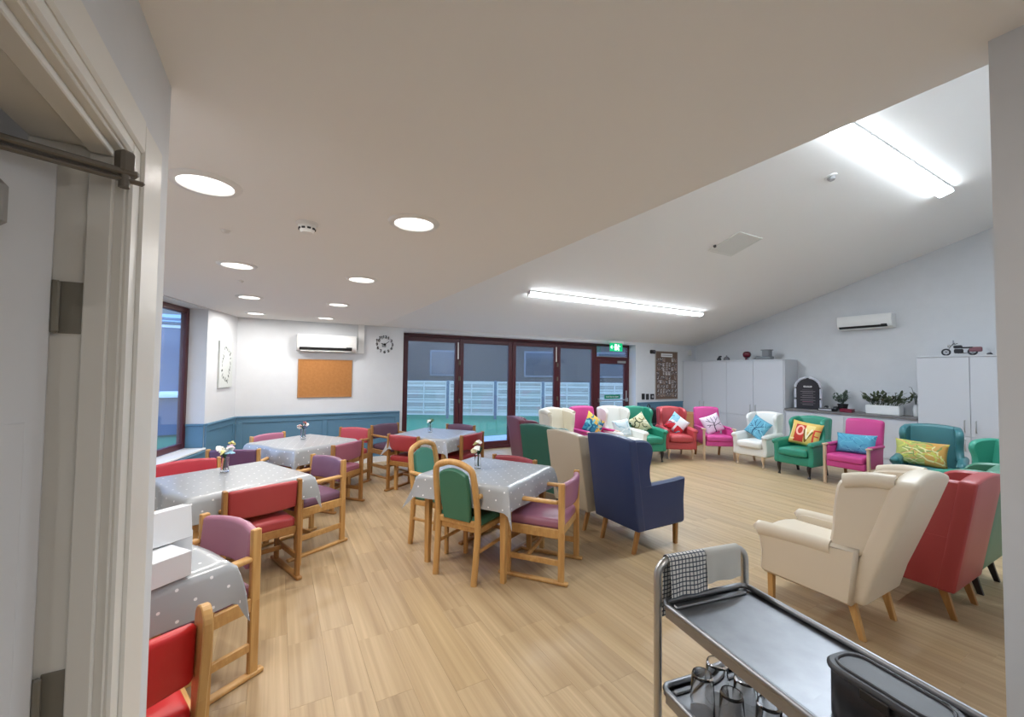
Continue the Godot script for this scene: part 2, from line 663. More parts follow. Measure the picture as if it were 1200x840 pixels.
# panelled dado in a frame whose X runs along the wall and Z points into the room
func wainscot(called: String, xf: Transform3D, x0: float, x1: float, panels: Array, top: float):
	var n := structure_node(called, "blue panelled dado with a moulded top rail")
	var st := st_new()
	# back board
	cbox(st, Vector3((x0 + x1) * 0.5, top * 0.5, 0.006), Vector3(x1 - x0, top, 0.012), 0.001, xf)
	part(n, "backing_board", fin(st), M.blue)
	st = st_new()
	cbox(st, Vector3((x0 + x1) * 0.5, top + 0.008, 0.02), Vector3(x1 - x0, 0.03, 0.042), 0.006, xf)
	part(n, "cap_rail", fin(st), M.blue)
	st = st_new()
	cbox(st, Vector3((x0 + x1) * 0.5, top - 0.045, 0.018), Vector3(x1 - x0, 0.075, 0.014), 0.003, xf)
	part(n, "top_rail", fin(st), M.blue)
	st = st_new()
	cbox(st, Vector3((x0 + x1) * 0.5, 0.13, 0.018), Vector3(x1 - x0, 0.1, 0.014), 0.003, xf)
	part(n, "bottom_rail", fin(st), M.blue)
	var ys := 0.18
	var ye := top - 0.083
	var edges := [x0]
	for p in panels:
		edges.append(p[0])
		edges.append(p[1])
	edges.append(x1)
	edges.sort()
	for i in range(0, edges.size(), 2):
		st = st_new()
		cbox(st, Vector3((edges[i] + edges[i + 1]) * 0.5, (ys + ye) * 0.5, 0.018), Vector3(edges[i + 1] - edges[i], ye - ys, 0.014), 0.003, xf)
		part(n, "stile", fin(st), M.blue)

# ------------------------------------------------------------------ outdoors
func outside():
	var grass := noise_image(128, 4.0, 4.0, rgb(42, 112, 68), rgb(70, 146, 92), 9, 0.06)
	var pav := noise_image(128, 3.0, 3.0, rgb(170, 176, 180), rgb(205, 210, 212), 13, 0.04)
	var st := st_new()
	cbox(st, Vector3(5, -0.25, -30), Vector3(60, 0.3, 44.2), 0.0)
	structure("ground", fin(st), mat(rgb(70, 80, 74), 0.9), "dusky ground outside")
	structure("terrace", span(Vector3(-2, -0.12, -9.65), Vector3(16, -0.04, -7.91), 0.0), tri_noise(mat(rgb(235, 235, 235), 0.7), pav, 0.8), "pale paving outside the glazed doors")
	structure("lawn", box_wall([[Vector3(-6, -0.12, -30), Vector3(30, -0.045, -9.66)]]), tri_noise(mat(rgb(240, 240, 240), 0.95), grass, 0.8), "artificial green turf between paving and fence")
	# waney-lap fence, square to the view across the lawn
	var d := Vector3(0.871, 0, 0.491)
	var f0 := Vector3(5.8, 0, -13.6)
	var turn := atan2(-d.z, d.x)
	var fence := thing("garden_fence", "weathered grey slatted garden fence beyond the green turf", "fence", f0, turn)
	var slat_m := [mat(rgb(196, 184, 158), 0.85), mat(rgb(170, 158, 134), 0.85), mat(rgb(208, 196, 170), 0.85)]
	var post_m := mat(rgb(96, 108, 112), 0.85)
	var rail_m := mat(rgb(212, 200, 176), 0.8)
	var pw := 1.68
	var slat := st_new()
	cbox(slat, Vector3.ZERO, Vector3(pw - 0.12, 0.086, 0.012), 0.003, Transform3D(Basis(Vector3.RIGHT, -0.22), Vector3.ZERO))
	var slat_mesh := fin(slat)
	var post_mesh := box_mesh(Vector3(0.09, 1.35, 0.09), 0.008)
	var batten := box_mesh(Vector3(0.045, 1.12, 0.03), 0.004)
	for i in range(-4, 9):
		var x := i * pw - 0.62
		part(fence, "post", post_mesh, post_m, Vector3(x, 0.62, 0))
		if i == 8:
			break
		st = st_new()
		cbox(st, Vector3(0, 0.59, 0.0), Vector3(pw - 0.1, 0.045, 0.05), 0.005)
		cbox(st, Vector3(0, -0.56, 0.0), Vector3(pw - 0.1, 0.045, 0.05), 0.005)
		for s in [-1, 0, 1]:
			cbox(st, Vector3(s * (pw * 0.5 - 0.07), 0, 0.018), Vector3(0.04, 1.13, 0.02), 0.004)
		var panel := part(fence, "panel", fin(st), rail_m, Vector3(x + pw * 0.5, 0.66, 0))
		for k in 12:
			part(panel, "slat", slat_mesh, slat_m[(i * 5 + k * 7) % 3], Vector3(0, -0.5 + k * 0.095, 0))
	# building behind the fence
	var brick := noise_image(128, 8.0, 2.5, rgb(56, 48, 44), rgb(106, 90, 80), 31, 0.06)
	var bm = tri_noise(mat(rgb(230, 225, 225), 0.9), brick, 1.5)
	var b := thing("brick_building", "dark brick building standing beyond the garden fence", "building", Vector3(8.4, 0, -17.5), turn)
	part(b, "wall", box_mesh(Vector3(26, 4.2, 0.3), 0.01), bm, Vector3(2, 2.1, -0.2))
	part(b, "roof", prism_mesh(PackedVector2Array([Vector2(-1.0, 0), Vector2(0.6, 0), Vector2(-1.0, 1.0)]), 26.4, 0.0, false, Transform3D(Basis(Vector3(0, 0, 1), Vector3(0, 1, 0), Vector3(-1, 0, 0)), Vector3(2, 4.2, -0.4))), mat(rgb(60, 62, 68), 0.9))
	for x in [-5.0, -1.8, 2.6, 6.0]:
		var w := part(b, "window", box_mesh(Vector3(1.5, 1.2, 0.08), 0.01), mat(rgb(96, 98, 104), 0.6), Vector3(x, 2.0, -0.02))
		part(w, "pane", box_mesh(Vector3(1.34, 1.04, 0.02), 0.0), mat(rgb(40, 48, 58), 0.1), Vector3(0, 0, 0.04))
	# wing of the house beyond the angled window
	var wing := thing("neighbouring_wing", "blue grey wing with a glazed lean-to roof outside the tall window", "building", Vector3(-4.2, 0, -12.6), 0.12)
	var wgl := mat(rgb(70, 96, 124), 0.12)
	part(wing, "wall", box_mesh(Vector3(10, 5.4, 0.2), 0.01), mat(rgb(84, 104, 128), 0.8), Vector3(0, 2.7, -1.6))
	part(wing, "plinth", box_mesh(Vector3(10, 0.9, 0.2), 0.01), mat(rgb(52, 78, 112), 0.8), Vector3(0, 0.45, -0.05))
	part(wing, "window_sill", box_mesh(Vector3(10, 0.07, 0.36), 0.01), M.white, Vector3(0, 0.94, 0.02))
	part(wing, "fascia", box_mesh(Vector3(10, 0.16, 0.1), 0.01), mat(rgb(120, 130, 140), 0.7), Vector3(0, 2.75, 0.02))
	for k in 8:
		var pn := part(wing, "window", frame_upright(1.2, 1.68, 0.07, 0.07), M.white, Vector3(-4.3 + k * 1.22, 1.82, 0))
		part(pn, "pane", box_mesh(Vector3(1.08, 1.56, 0.02), 0.0), wgl, Vector3(0, 0, 0))
	var rs := part(wing, "roof_sheet", box_mesh(Vector3(10, 0.02, 2.0), 0.0), mat(rgb(180, 196, 214), 0.3), Vector3(0, 3.25, -0.75))
	rs.rotation.x = 0.55
	for k in 16:
		part(rs, "glazing_bar", box_mesh(Vector3(0.05, 0.05, 2.0), 0.005), M.white, Vector3(-4.8 + k * 0.64, 0.03, 0))

# ------------------------------------------------------------------ glazed doors in the back wall
func patio():
	var z := BACK - 0.27
	var top := 2.335
	var x0 := 2.0
	var x1 := 7.88
	var door := structure_node("door_2", "dark red framed folding glazed doors onto the garden")
	# outer frame
	var st := st_new()
	cbox(st, Vector3((x0 + x1) * 0.5, top - 0.03, z), Vector3(x1 - x0, 0.06, 0.09), 0.006)
	cbox(st, Vector3((x0 + x1) * 0.5, 0.03, z), Vector3(x1 - x0, 0.06, 0.09), 0.006)
	for x in [x0 + 0.03, 6.77, x1 - 0.03]:
		cbox(st, Vector3(x, top * 0.5, z), Vector3(0.06, top - 0.12, 0.09), 0.006)
	part(door, "outer_frame", fin(st), M.frame)
	# four folding leaves
	var cuts := [2.06, 3.2, 4.43, 5.62, 6.74]
	for k in 4:
		var a: float = cuts[k] + 0.003
		var b: float = cuts[k + 1] - 0.003
		var sash := part(door, "sash", sash_mesh(b - a, top - 0.126, 0.09), M.frame, Vector3((a + b) * 0.5, top * 0.5, z + 0.01))
		part(sash, "pane", box_mesh(Vector3(b - a - 0.17, top - 0.126 - 0.17, 0.008), 0.0), M.glass)
		var hx := (b - a) * 0.5 * (1.0 if k % 2 == 0 else -1.0)
		if k % 2 == 0:
			part(sash, "flush_bolt", box_mesh(Vector3(0.025, 0.34, 0.014), 0.004), M.white, Vector3(hx - 0.03, 0.86, 0.036))
		for y in [0.3, -0.15, 0.62]:
			part(sash, "hinge", tube_mesh([Vector3(0, -0.045, 0), Vector3(0, 0.045, 0)], 0.009, 8), M.brass, Vector3(hx * 0.985, y, 0.04))
	# single exit door with a fanlight
	var ex := structure_node("door_3", "dark red framed glazed exit door with a fanlight")
	var a2 := 6.803
	var b2 := x1 - 0.063
	var w := b2 - a2
	var cx := (a2 + b2) * 0.5
	var rail := box_mesh(Vector3(w, 0.07, 0.088), 0.006)
	part(ex, "transom", rail, M.frame, Vector3(cx, 1.98, z))
	part(ex, "fanlight_pane", box_mesh(Vector3(w, top - 0.06 - 2.016, 0.008), 0.0), M.glass, Vector3(cx, (top - 0.06 + 2.015) * 0.5, z))
	part(ex, "fanlight_bead", box_mesh(Vector3(w, 0.02, 0.02), 0.003), mat(rgb(150, 150, 160), 0.5), Vector3(cx, 2.026, z + 0.03))
	var leaf := part(ex, "leaf", sash_mesh(w - 0.006, 1.88, 0.1), M.frame, Vector3(cx, 1.003, z + 0.01))
	part(leaf, "pane", box_mesh(Vector3(w - 0.19, 1.69, 0.008), 0.0), M.glass)
	part(leaf, "closer_box", box_mesh(Vector3(0.26, 0.06, 0.05), 0.008), M.steel, Vector3(0.28, 0.895, 0.06))
	part(leaf, "handle_plate", box_mesh(Vector3(0.04, 0.22, 0.02), 0.005), M.steel, Vector3(w * 0.5 - 0.05, 0.06, 0.045))
	var bar := st_new()
	tube(bar, [Vector3(-w * 0.5 + 0.05, 0, 0.09), Vector3(w * 0.5 - 0.05, 0, 0.09)], 0.016, 10)
	for s in [-1.0, 1.0]:
		cbox(bar, Vector3(s * (w * 0.5 - 0.05), 0, 0.06), Vector3(0.05, 0.09, 0.06), 0.006)
	part(leaf, "push_bar", fin(bar), M.steel, Vector3(0, -0.06, 0))
	# green door sticker with its words
	var sg := part(leaf, "door_notice", card_mesh(0.52, 0.1, 0.002), mat(rgb(20, 128, 96), 0.6), Vector3(0.02, 0.02, 0.012))
	var tm := TextMesh.new()
	tm.text = "Push bar to open"
	var sf := SystemFont.new()
	sf.font_names = PackedStringArray(["Droid Sans"])
	tm.font = sf
	tm.font_size = 16
	tm.pixel_size = 0.0034
	tm.depth = 0.001
	part(sg, "lettering", tm, M.white, Vector3(0, 0, 0.001))
	# white glazing spots where the lobby lamp behind the fence is seen
	# exit sign hanging from the ceiling edge just inside
	var es := thing("exit_sign", "green lit emergency exit sign with running figure above the exit door", "sign", Vector3(7.1, 2.33, BACK + 0.12))
	part(es, "housing", box_mesh(Vector3(0.42, 0.05, 0.09), 0.008), M.white, Vector3(0, 0.035, 0))
	var green := rgb(0, 150, 96)
	var wht := rgb(240, 255, 250)
	var tex := print_image(128, green, [
		[wht, 0.05, [Vector2(0.06, 0.5), Vector2(0.3, 0.5)]],
		[wht, 0.05, [Vector2(0.18, 0.3), Vector2(0.06, 0.5), Vector2(0.18, 0.7)]],
		[wht, 0.1, [Vector2(0.68, 0.22), Vector2(0.685, 0.22)]],
		[wht, 0.08, [Vector2(0.68, 0.34), Vector2(0.64, 0.58)]],
		[wht, 0.05, [Vector2(0.6, 0.46), Vector2(0.66, 0.36), Vector2(0.76, 0.42), Vector2(0.82, 0.38)]],
		[wht, 0.06, [Vector2(0.64, 0.58), Vector2(0.72, 0.72), Vector2(0.7, 0.9)]],
		[wht, 0.06, [Vector2(0.64, 0.58), Vector2(0.58, 0.74), Vector2(0.5, 0.76)]],
	], [[wht, 0.38, 0.14, 0.14, 0.74], [green, 0.42, 0.24, 0.08, 0.64], [wht, 0.4, 0.14, 0.16, 0.72]])
	var em := print_mat(tex, 0.4)
	em.emission_enabled = true
	em.emission = Color.WHITE
	em.emission_operator = BaseMaterial3D.EMISSION_OP_MULTIPLY
	em.emission_texture = tex
	em.emission_energy_multiplier = 2.2
	part(es, "sign_blade", card_mesh(0.4, 0.2, 0.012), em, Vector3(0, -0.09, 0.006))

func sash_mesh(w: float, h: float, r: float) -> ArrayMesh:
	var st := st_new()
	for s in [-1.0, 1.0]:
		cbox(st, Vector3(s * (w - r) * 0.5, 0, 0), Vector3(r, h, 0.06), 0.006)
		cbox(st, Vector3(0, s * (h - r) * 0.5, 0), Vector3(w - 2 * r, r, 0.06), 0.006)
	return fin(st)

# ------------------------------------------------------------------ open door beside the camera
func entrance():
	var X := -0.285
	var zj := -1.115          # face of the far lining
	var zn := -0.2            # near lining
	var hh := 2.035
	structure("wall_entrance", box_wall([[Vector3(X - 0.13, -0.1, -1.49), Vector3(X, CEIL, zj - 0.03)], [Vector3(X - 0.13, hh + 0.03, zj - 0.03), Vector3(X, CEIL, zn + 0.03)], [Vector3(X - 0.13, -0.1, zn + 0.03), Vector3(X, CEIL, 2.6)]]), M.wall, "short white wall that holds the open door")
	# lining with rebate and stop
	var tr := structure_node("trim_7", "white painted door frame with stepped architrave")
	var st := st_new()
	cbox(st, Vector3(X - 0.065, hh * 0.5, zj - 0.015), Vector3(0.14, hh, 0.03), 0.002)
	cbox(st, Vector3(X - 0.028, hh * 0.5, zj + 0.007), Vector3(0.036, hh - 0.03, 0.016), 0.002)
	part(tr, "jamb", fin(st), M.trim)
	st = st_new()
	cbox(st, Vector3(X - 0.065, hh * 0.5, zn + 0.015), Vector3(0.14, hh, 0.03), 0.002)
	part(tr, "jamb", fin(st), M.trim)
	st = st_new()
	cbox(st, Vector3(X - 0.065, hh + 0.015, (zj + zn) * 0.5), Vector3(0.14, 0.03, zn - zj + 0.06), 0.002)
	cbox(st, Vector3(X - 0.028, hh - 0.007, (zj + zn) * 0.5), Vector3(0.036, 0.016, zn - zj - 0.03), 0.002)
	part(tr, "head", fin(st), M.trim)
	# architrave: three steps, mitred square
	for lay in [[0.0, 0.205, 0.014], [0.05, 0.2, 0.021]]:
		var o: float = lay[0]
		var e: float = lay[1]
		st = st_new()
		cbox(st, Vector3(X + lay[2] * 0.5, (hh + e * 0.5) * 0.5, zj - 0.006 - (o + e) * 0.5), Vector3(lay[2], hh + e * 0.5, e - o), 0.005)
		cbox(st, Vector3(X + lay[2] * 0.5, hh + 0.006 + (o + e) * 0.25, (zj + zn) * 0.5), Vector3(lay[2], (e - o) * 0.5, zn - zj + 0.02 + 2 * o), 0.005)
		part(tr, "architrave", fin(st), M.trim)
	# the leaf swings into the side room, hung on the far lining
	var hx := X - 0.083
	var hz := zj + 0.012
	var dn := structure_node("door_1", "white door standing half open beside the camera", Vector3(hx, 0, hz))
	dn.rotation.y = deg_to_rad(-42.0)
	var lw := 0.86
	var leaf := part(dn, "leaf", box_mesh(Vector3(0.044, 1.985, lw), 0.003), M.door, Vector3(-0.024, 1.0, lw * 0.5 + 0.004))
	part(leaf, "closer_body", box_mesh(Vector3(0.05, 0.08, 0.24), 0.01), mat(rgb(160, 158, 156), 0.5, 0.2), Vector3(0.047, 0.87, -0.225))
	part(leaf, "kick_panel", box_mesh(Vector3(0.003, 1.2, 0.8), 0.001), M.door, Vector3(0.0235, -0.1, 0))
	var hm := mat(rgb(132, 128, 118), 0.5, 0.3)
	for y in [1.715, 0.98, 0.23]:
		st = st_new()
		cbox(st, Vector3(0.0, y, 0), Vector3(0.012, 0.1, 0.012), 0.004)
		cbox(st, Vector3(0.024, y, -0.0105), Vector3(0.046, 0.1, 0.003), 0.001, Transform3D(Basis(Vector3.UP, deg_to_rad(42.0)), Vector3.ZERO))
		cbox(st, Vector3(-0.018, y, 0.0035), Vector3(0.036, 0.1, 0.003), 0.001)
		part(dn, "hinge", fin(st), hm)
	# closer arm from the leaf to a bracket under the head
	st = st_new()
	var br := Vector3(X + 0.012, hh - 0.05, zj + 0.035)
	var inv := dn.transform.affine_inverse()
	var a := inv * br
	var mid := inv * Vector3(X - 0.34, hh - 0.065, zj + 0.22)
	cbox(st, Vector3.ZERO, Vector3(0.022, 0.012, 0.24), 0.003, Transform3D(Basis.looking_at(mid - a, Vector3.UP), a.lerp(mid, 0.25)))
	cbox(st, Vector3.ZERO, Vector3(0.013, 0.008, 0.5), 0.003, Transform3D(Basis.looking_at(mid - a, Vector3.UP), a.lerp(mid, 0.55) - Vector3(0, 0.014, 0)))
	cbox(st, a + Vector3(0, 0.02, 0), Vector3(0.026, 0.045, 0.026), 0.005)
	tube(st, [a + Vector3(0, -0.03, 0), a + Vector3(0, 0.02, 0)], 0.009, 8)
	part(dn, "closer_arm", fin(st), mat(rgb(112, 106, 98), 0.45, 0.3))

# ------------------------------------------------------------------ ceiling fittings
func area(parent: Node, size: Vector2, energy: float, at: Vector3, tilt := 0.0, col := Color(1.0, 0.99, 0.975)):
	var l := AreaLight3D.new()
	l.name = "light"
	l.area_size = size
	l.light_energy = energy
	l.light_color = col
	l.area_normalize_energy = true
	l.area_range = 30.0
	l.shadow_enabled = true
	parent.add_child(l, true)
	l.transform = Transform3D(Basis(Vector3.RIGHT, -PI / 2 + tilt), at)

func ceiling_fittings():
	var ring := lathe_mesh([Vector2(0.1, -0.002), Vector2(0.104, -0.012), Vector2(0.128, -0.01), Vector2(0.135, 0.0)], 32)
	var disc := lathe_mesh([Vector2(0.0, -0.006), Vector2(0.06, -0.006), Vector2(0.103, -0.004), Vector2(0.103, 0.0)], 32)
	var names := ["beside the entrance wall", "second along the row by the window", "third along the row by the window", "last of the row by the window", "beside the smoke detector", "second along the row by the sloped ceiling", "third along the row by the sloped ceiling", "last of the row before the air conditioner"]
	var k := 0
	for x in [-0.29, 0.62]:
		for z in [-2.19, -3.79, -5.39, -6.9]:
			var t := thing("downlight", "round white ceiling downlight, " + names[k], "ceiling light", Vector3(x, CEIL, z), 0.0, "round downlights in the flat ceiling")
			part(t, "trim_ring", ring, M.white)
			part(t, "diffuser_lamp", disc, M.lamp)
			area(t, Vector2(0.13, 0.13), 2.05, Vector3(0, -0.014, 0))
			k += 1
	# linear lights on the slope
	var ang := atan(SLOPE)
	var k2 := 0
	for s in [[3.58, 7.96, -5.8], [3.33, 7.71, -1.94]]:
		var y: float = CEIL + SLOPE * (s[2] - BACK)
		var len_: float = s[1] - s[0]
		var t := thing("linear_light", ["long white linear lamp on the slope near the glazed doors", "long white linear lamp high on the slope above the cream armchair"][k2], "ceiling light", Vector3((s[0] + s[1]) * 0.5, y, s[2]), 0.0, "linear lamps on the sloped ceiling")
		t.rotation.x = -ang
		part(t, "housing", box_mesh(Vector3(len_ + 0.01, 0.03, 0.1 + 0.06 * k2), 0.005), M.white, Vector3(0, -0.015, 0))
		part(t, "diffuser_lamp", pad_mesh(Vector3(len_ * 0.5, 0.025, 0.045 + 0.03 * k2), 0.02, Vector3(0, -0.05, 0), null, 2, 2), M.strip_lamp)
		for e in [-1.0, 1.0]:
			part(t, "end_cap", box_mesh(Vector3(0.012, 0.06, 0.1 + 0.06 * k2), 0.003), M.white, Vector3(e * (len_ * 0.5 + 0.008), -0.035, 0))
		area(t, Vector2(len_, 0.08), 14.0, Vector3(0, -0.078, 0), 0.0, Color(0.9, 0.95, 1.0))
		k2 += 1
	# corridor downlight behind the camera
	for q in [[Vector3(0.6, CEIL, 0.9), "first in the corridor"], [Vector3(0.6, CEIL, 2.0), "second in the corridor"], [Vector3(-1.7, CEIL, 0.4), "in the side room"]]:
		var cl := thing("downlight", "round white ceiling downlight, " + q[1], "ceiling light", q[0], 0.0, "round downlights in the flat ceiling")
		part(cl, "trim_ring", ring, M.white)
		part(cl, "diffuser_lamp", disc, M.lamp)
		area(cl, Vector2(0.13, 0.13), 1.2, Vector3(0, -0.014, 0))
	# smoke detector on the flat ceiling
	var d := thing("smoke_detector", "white round smoke detector with dark slots on the flat ceiling", "smoke detector", Vector3(0.12, CEIL, -2.5))
	part(d, "base", lathe_mesh([Vector2(0.0, -0.016), Vector2(0.052, -0.016), Vector2(0.056, 0.0)], 24), M.white)
	part(d, "sensor_cap", lathe_mesh([Vector2(0.0, -0.055), Vector2(0.03, -0.054), Vector2(0.038, -0.04), Vector2(0.046, -0.016)], 24), M.white)
	for j in 9:
		var a := TAU * j / 9
		var sl := part(d, "slot", box_mesh(Vector3(0.018, 0.01, 0.006), 0.001), M.black, Vector3(cos(a) * 0.0405, -0.034, sin(a) * 0.0405))
		sl.rotation.y = PI / 2 - a
	var dome := lathe_mesh([Vector2(0.0, -0.02), Vector2(0.014, -0.018), Vector2(0.022, -0.006), Vector2(0.026, 0.0)], 16)
	single("sprinkler_head", dome, M.white, "tiny white sprinkler head between the downlights", "sprinkler", Vector3(-0.28, CEIL, -2.88))
	single("ceiling_sensor", dome, M.white, "tiny flat white sensor between far downlights", "sensor", Vector3(-0.31, CEIL, -4.45))
	# slope: speaker grille, detector, sensor
	var up := Basis(Vector3.RIGHT, -ang)
	var g := thing("ceiling_grille", "square grey speaker grille set in the sloped ceiling", "grille", Vector3(5.93, CEIL + SLOPE * (-3.74 - BACK), -3.74))
	g.basis = up
	part(g, "panel", box_mesh(Vector3(0.55, 0.008, 0.5), 0.003), mat(rgb(222, 222, 218), 0.8), Vector3(0, -0.004, 0))
	part(g, "grille_frame", frame_flat(0.57, 0.52, 0.03, 0.014), mat(rgb(226, 226, 222), 0.6), Vector3(0, -0.006, 0))
	var s1 := thing("ceiling_detector", "small white detector high on the sloped ceiling", "smoke detector", Vector3(5.66, CEIL + SLOPE * (-2.38 - BACK), -2.38))
	s1.basis = up
	part(s1, "base", lathe_mesh([Vector2(0.0, -0.016), Vector2(0.06, -0.014), Vector2(0.064, 0.0)], 20), M.white)
	part(s1, "sensor_cap", lathe_mesh([Vector2(0.0, -0.055), Vector2(0.03, -0.052), Vector2(0.045, -0.016)], 20), mat(rgb(170, 170, 172), 0.6))
	var s2 := single("slope_sensor", lathe_mesh([Vector2(0.0, -0.03), Vector2(0.018, -0.03), Vector2(0.024, 0.0)], 14), mat(rgb(70, 70, 72), 0.6), "tiny dark sensor beside the square ceiling grille", "sensor", Vector3(5.62, CEIL + SLOPE * (-3.86 - BACK), -3.86))
	s2.basis = up

func frame_flat(w: float, d: float, r: float, t: float) -> ArrayMesh:
	var st := st_new()
	for s in [-1.0, 1.0]:
		cbox(st, Vector3(s * (w - r) * 0.5, 0, 0), Vector3(r, t, d), 0.002)
		cbox(st, Vector3(0, 0, s * (d - r) * 0.5), Vector3(w - 2 * r, t, r), 0.002)
	return fin(st)

func frame_upright(w: float, h: float, r: float, t: float) -> ArrayMesh:
	var st := st_new()
	for s in [-1.0, 1.0]:
		cbox(st, Vector3(s * (w - r) * 0.5, 0, 0), Vector3(r, h, t), 0.002)
		cbox(st, Vector3(0, s * (h - r) * 0.5, 0), Vector3(w - 2 * r, r, t), 0.002)
	return fin(st)

# ------------------------------------------------------------------ dining furniture
func cached(key: String, maker: Callable) -> Mesh:
	if not mesh_cache.has(key):
		mesh_cache[key] = maker.call()
	return mesh_cache[key]

func table(at: Vector3, ux: float, uz: float, label: String, cloth_label: String):
	var turn := face_turn(ux, uz)
	var t := thing("dining_table", label, "table", at, turn, "square dining tables")
	part(t, "tabletop", cached("tt", func(): return box_mesh(Vector3(0.84, 0.028, 0.84), 0.006)), M.wood, Vector3(0, 0.722, 0))
	for s in [-1.0, 1.0]:
		part(t, "apron", cached("apx", func(): return box_mesh(Vector3(0.68, 0.07, 0.022), 0.003)), M.wood, Vector3(0, 0.672, s * 0.36))
		part(t, "apron", cached("apz", func(): return box_mesh(Vector3(0.022, 0.07, 0.68), 0.003)), M.wood, Vector3(s * 0.36, 0.672, 0))
		for u in [-1.0, 1.0]:
			part(t, "leg", cached("tleg", func(): return taper_leg(0.026, 0.018, 0.706)), M.wood, Vector3(s * 0.365, 0, u * 0.365))
	# cloth
	var c := single("tablecloth", cached("cloth", cloth_mesh), M.cloth, cloth_label, "tablecloth", at + Vector3(0, 0.7385, 0), "dotted tablecloths")
	c.rotation.y = turn

func taper_leg(a: float, b: float, h: float) -> ArrayMesh:
	var st := st_new()
	var top := []
	var bot := []
	for k in [[-1, -1], [1, -1], [1, 1], [-1, 1]]:
		top.append(Vector3(k[0] * a, h, k[1] * a))
		bot.append(Vector3(k[0] * b, 0, k[1] * b))
	for k in 4:
		var j := (k + 1) % 4
		quad(st, bot[k], bot[j], top[j], top[k], (top[k] + top[j]) * Vector3(1, 0, 1))
	quad(st, bot[0], bot[1], bot[2], bot[3], Vector3.DOWN)
	quad(st, top[0], top[1], top[2], top[3], Vector3.UP)
	return fin(st)

func cloth_mesh() -> ArrayMesh:
	var st := st_new(true)
	var a := 0.425
	var over := 0.19
	var n := 44
	var L := a + over
	var rows := []
	for i in n + 1:
		var row := []
		for j in n + 1:
			var u := lerpf(-L, L, float(i) / n)
			var v := lerpf(-L, L, float(j) / n)
			var dx := maxf(absf(u) - a, 0.0)
			var dz := maxf(absf(v) - a, 0.0)
			var lo := minf(dx, dz)
			var hi := maxf(dx, dz)
			var fold := 0.010 * sin(u * 13.0 + v * 5.0) * hi / over + 0.008 * sin(v * 17.0) * hi / over
			var x := signf(u) * (minf(absf(u), a) + (0.012 + 0.16 * dx + 0.2 * lo if dx > 0.0 else 0.0))
			var z := signf(v) * (minf(absf(v), a) + (0.012 + 0.16 * dz + 0.2 * lo if dz > 0.0 else 0.0))
			if dx > 0.0:
				x += signf(u) * fold
			if dz > 0.0:
				z += signf(v) * fold
			if dx > 0.0 and lo <= 0.0:
				x += signf(u) * 0.012 * sin(v * 9.0)
			var y := -hi * 0.97 - lo * 0.55
			if hi > 0.0:
				y = minf(y + 0.006, 0.0)
			row.append([Vector3(x, y, z), Vector2(u, v)])
		rows.append(row)
	for i in n:
		for j in n:
			for q in [rows[i][j], rows[i + 1][j], rows[i + 1][j + 1], rows[i][j], rows[i + 1][j + 1], rows[i][j + 1]]:
				st.set_uv(q[1] * 8.0)
				st.add_vertex(q[0])
	return fin(st)

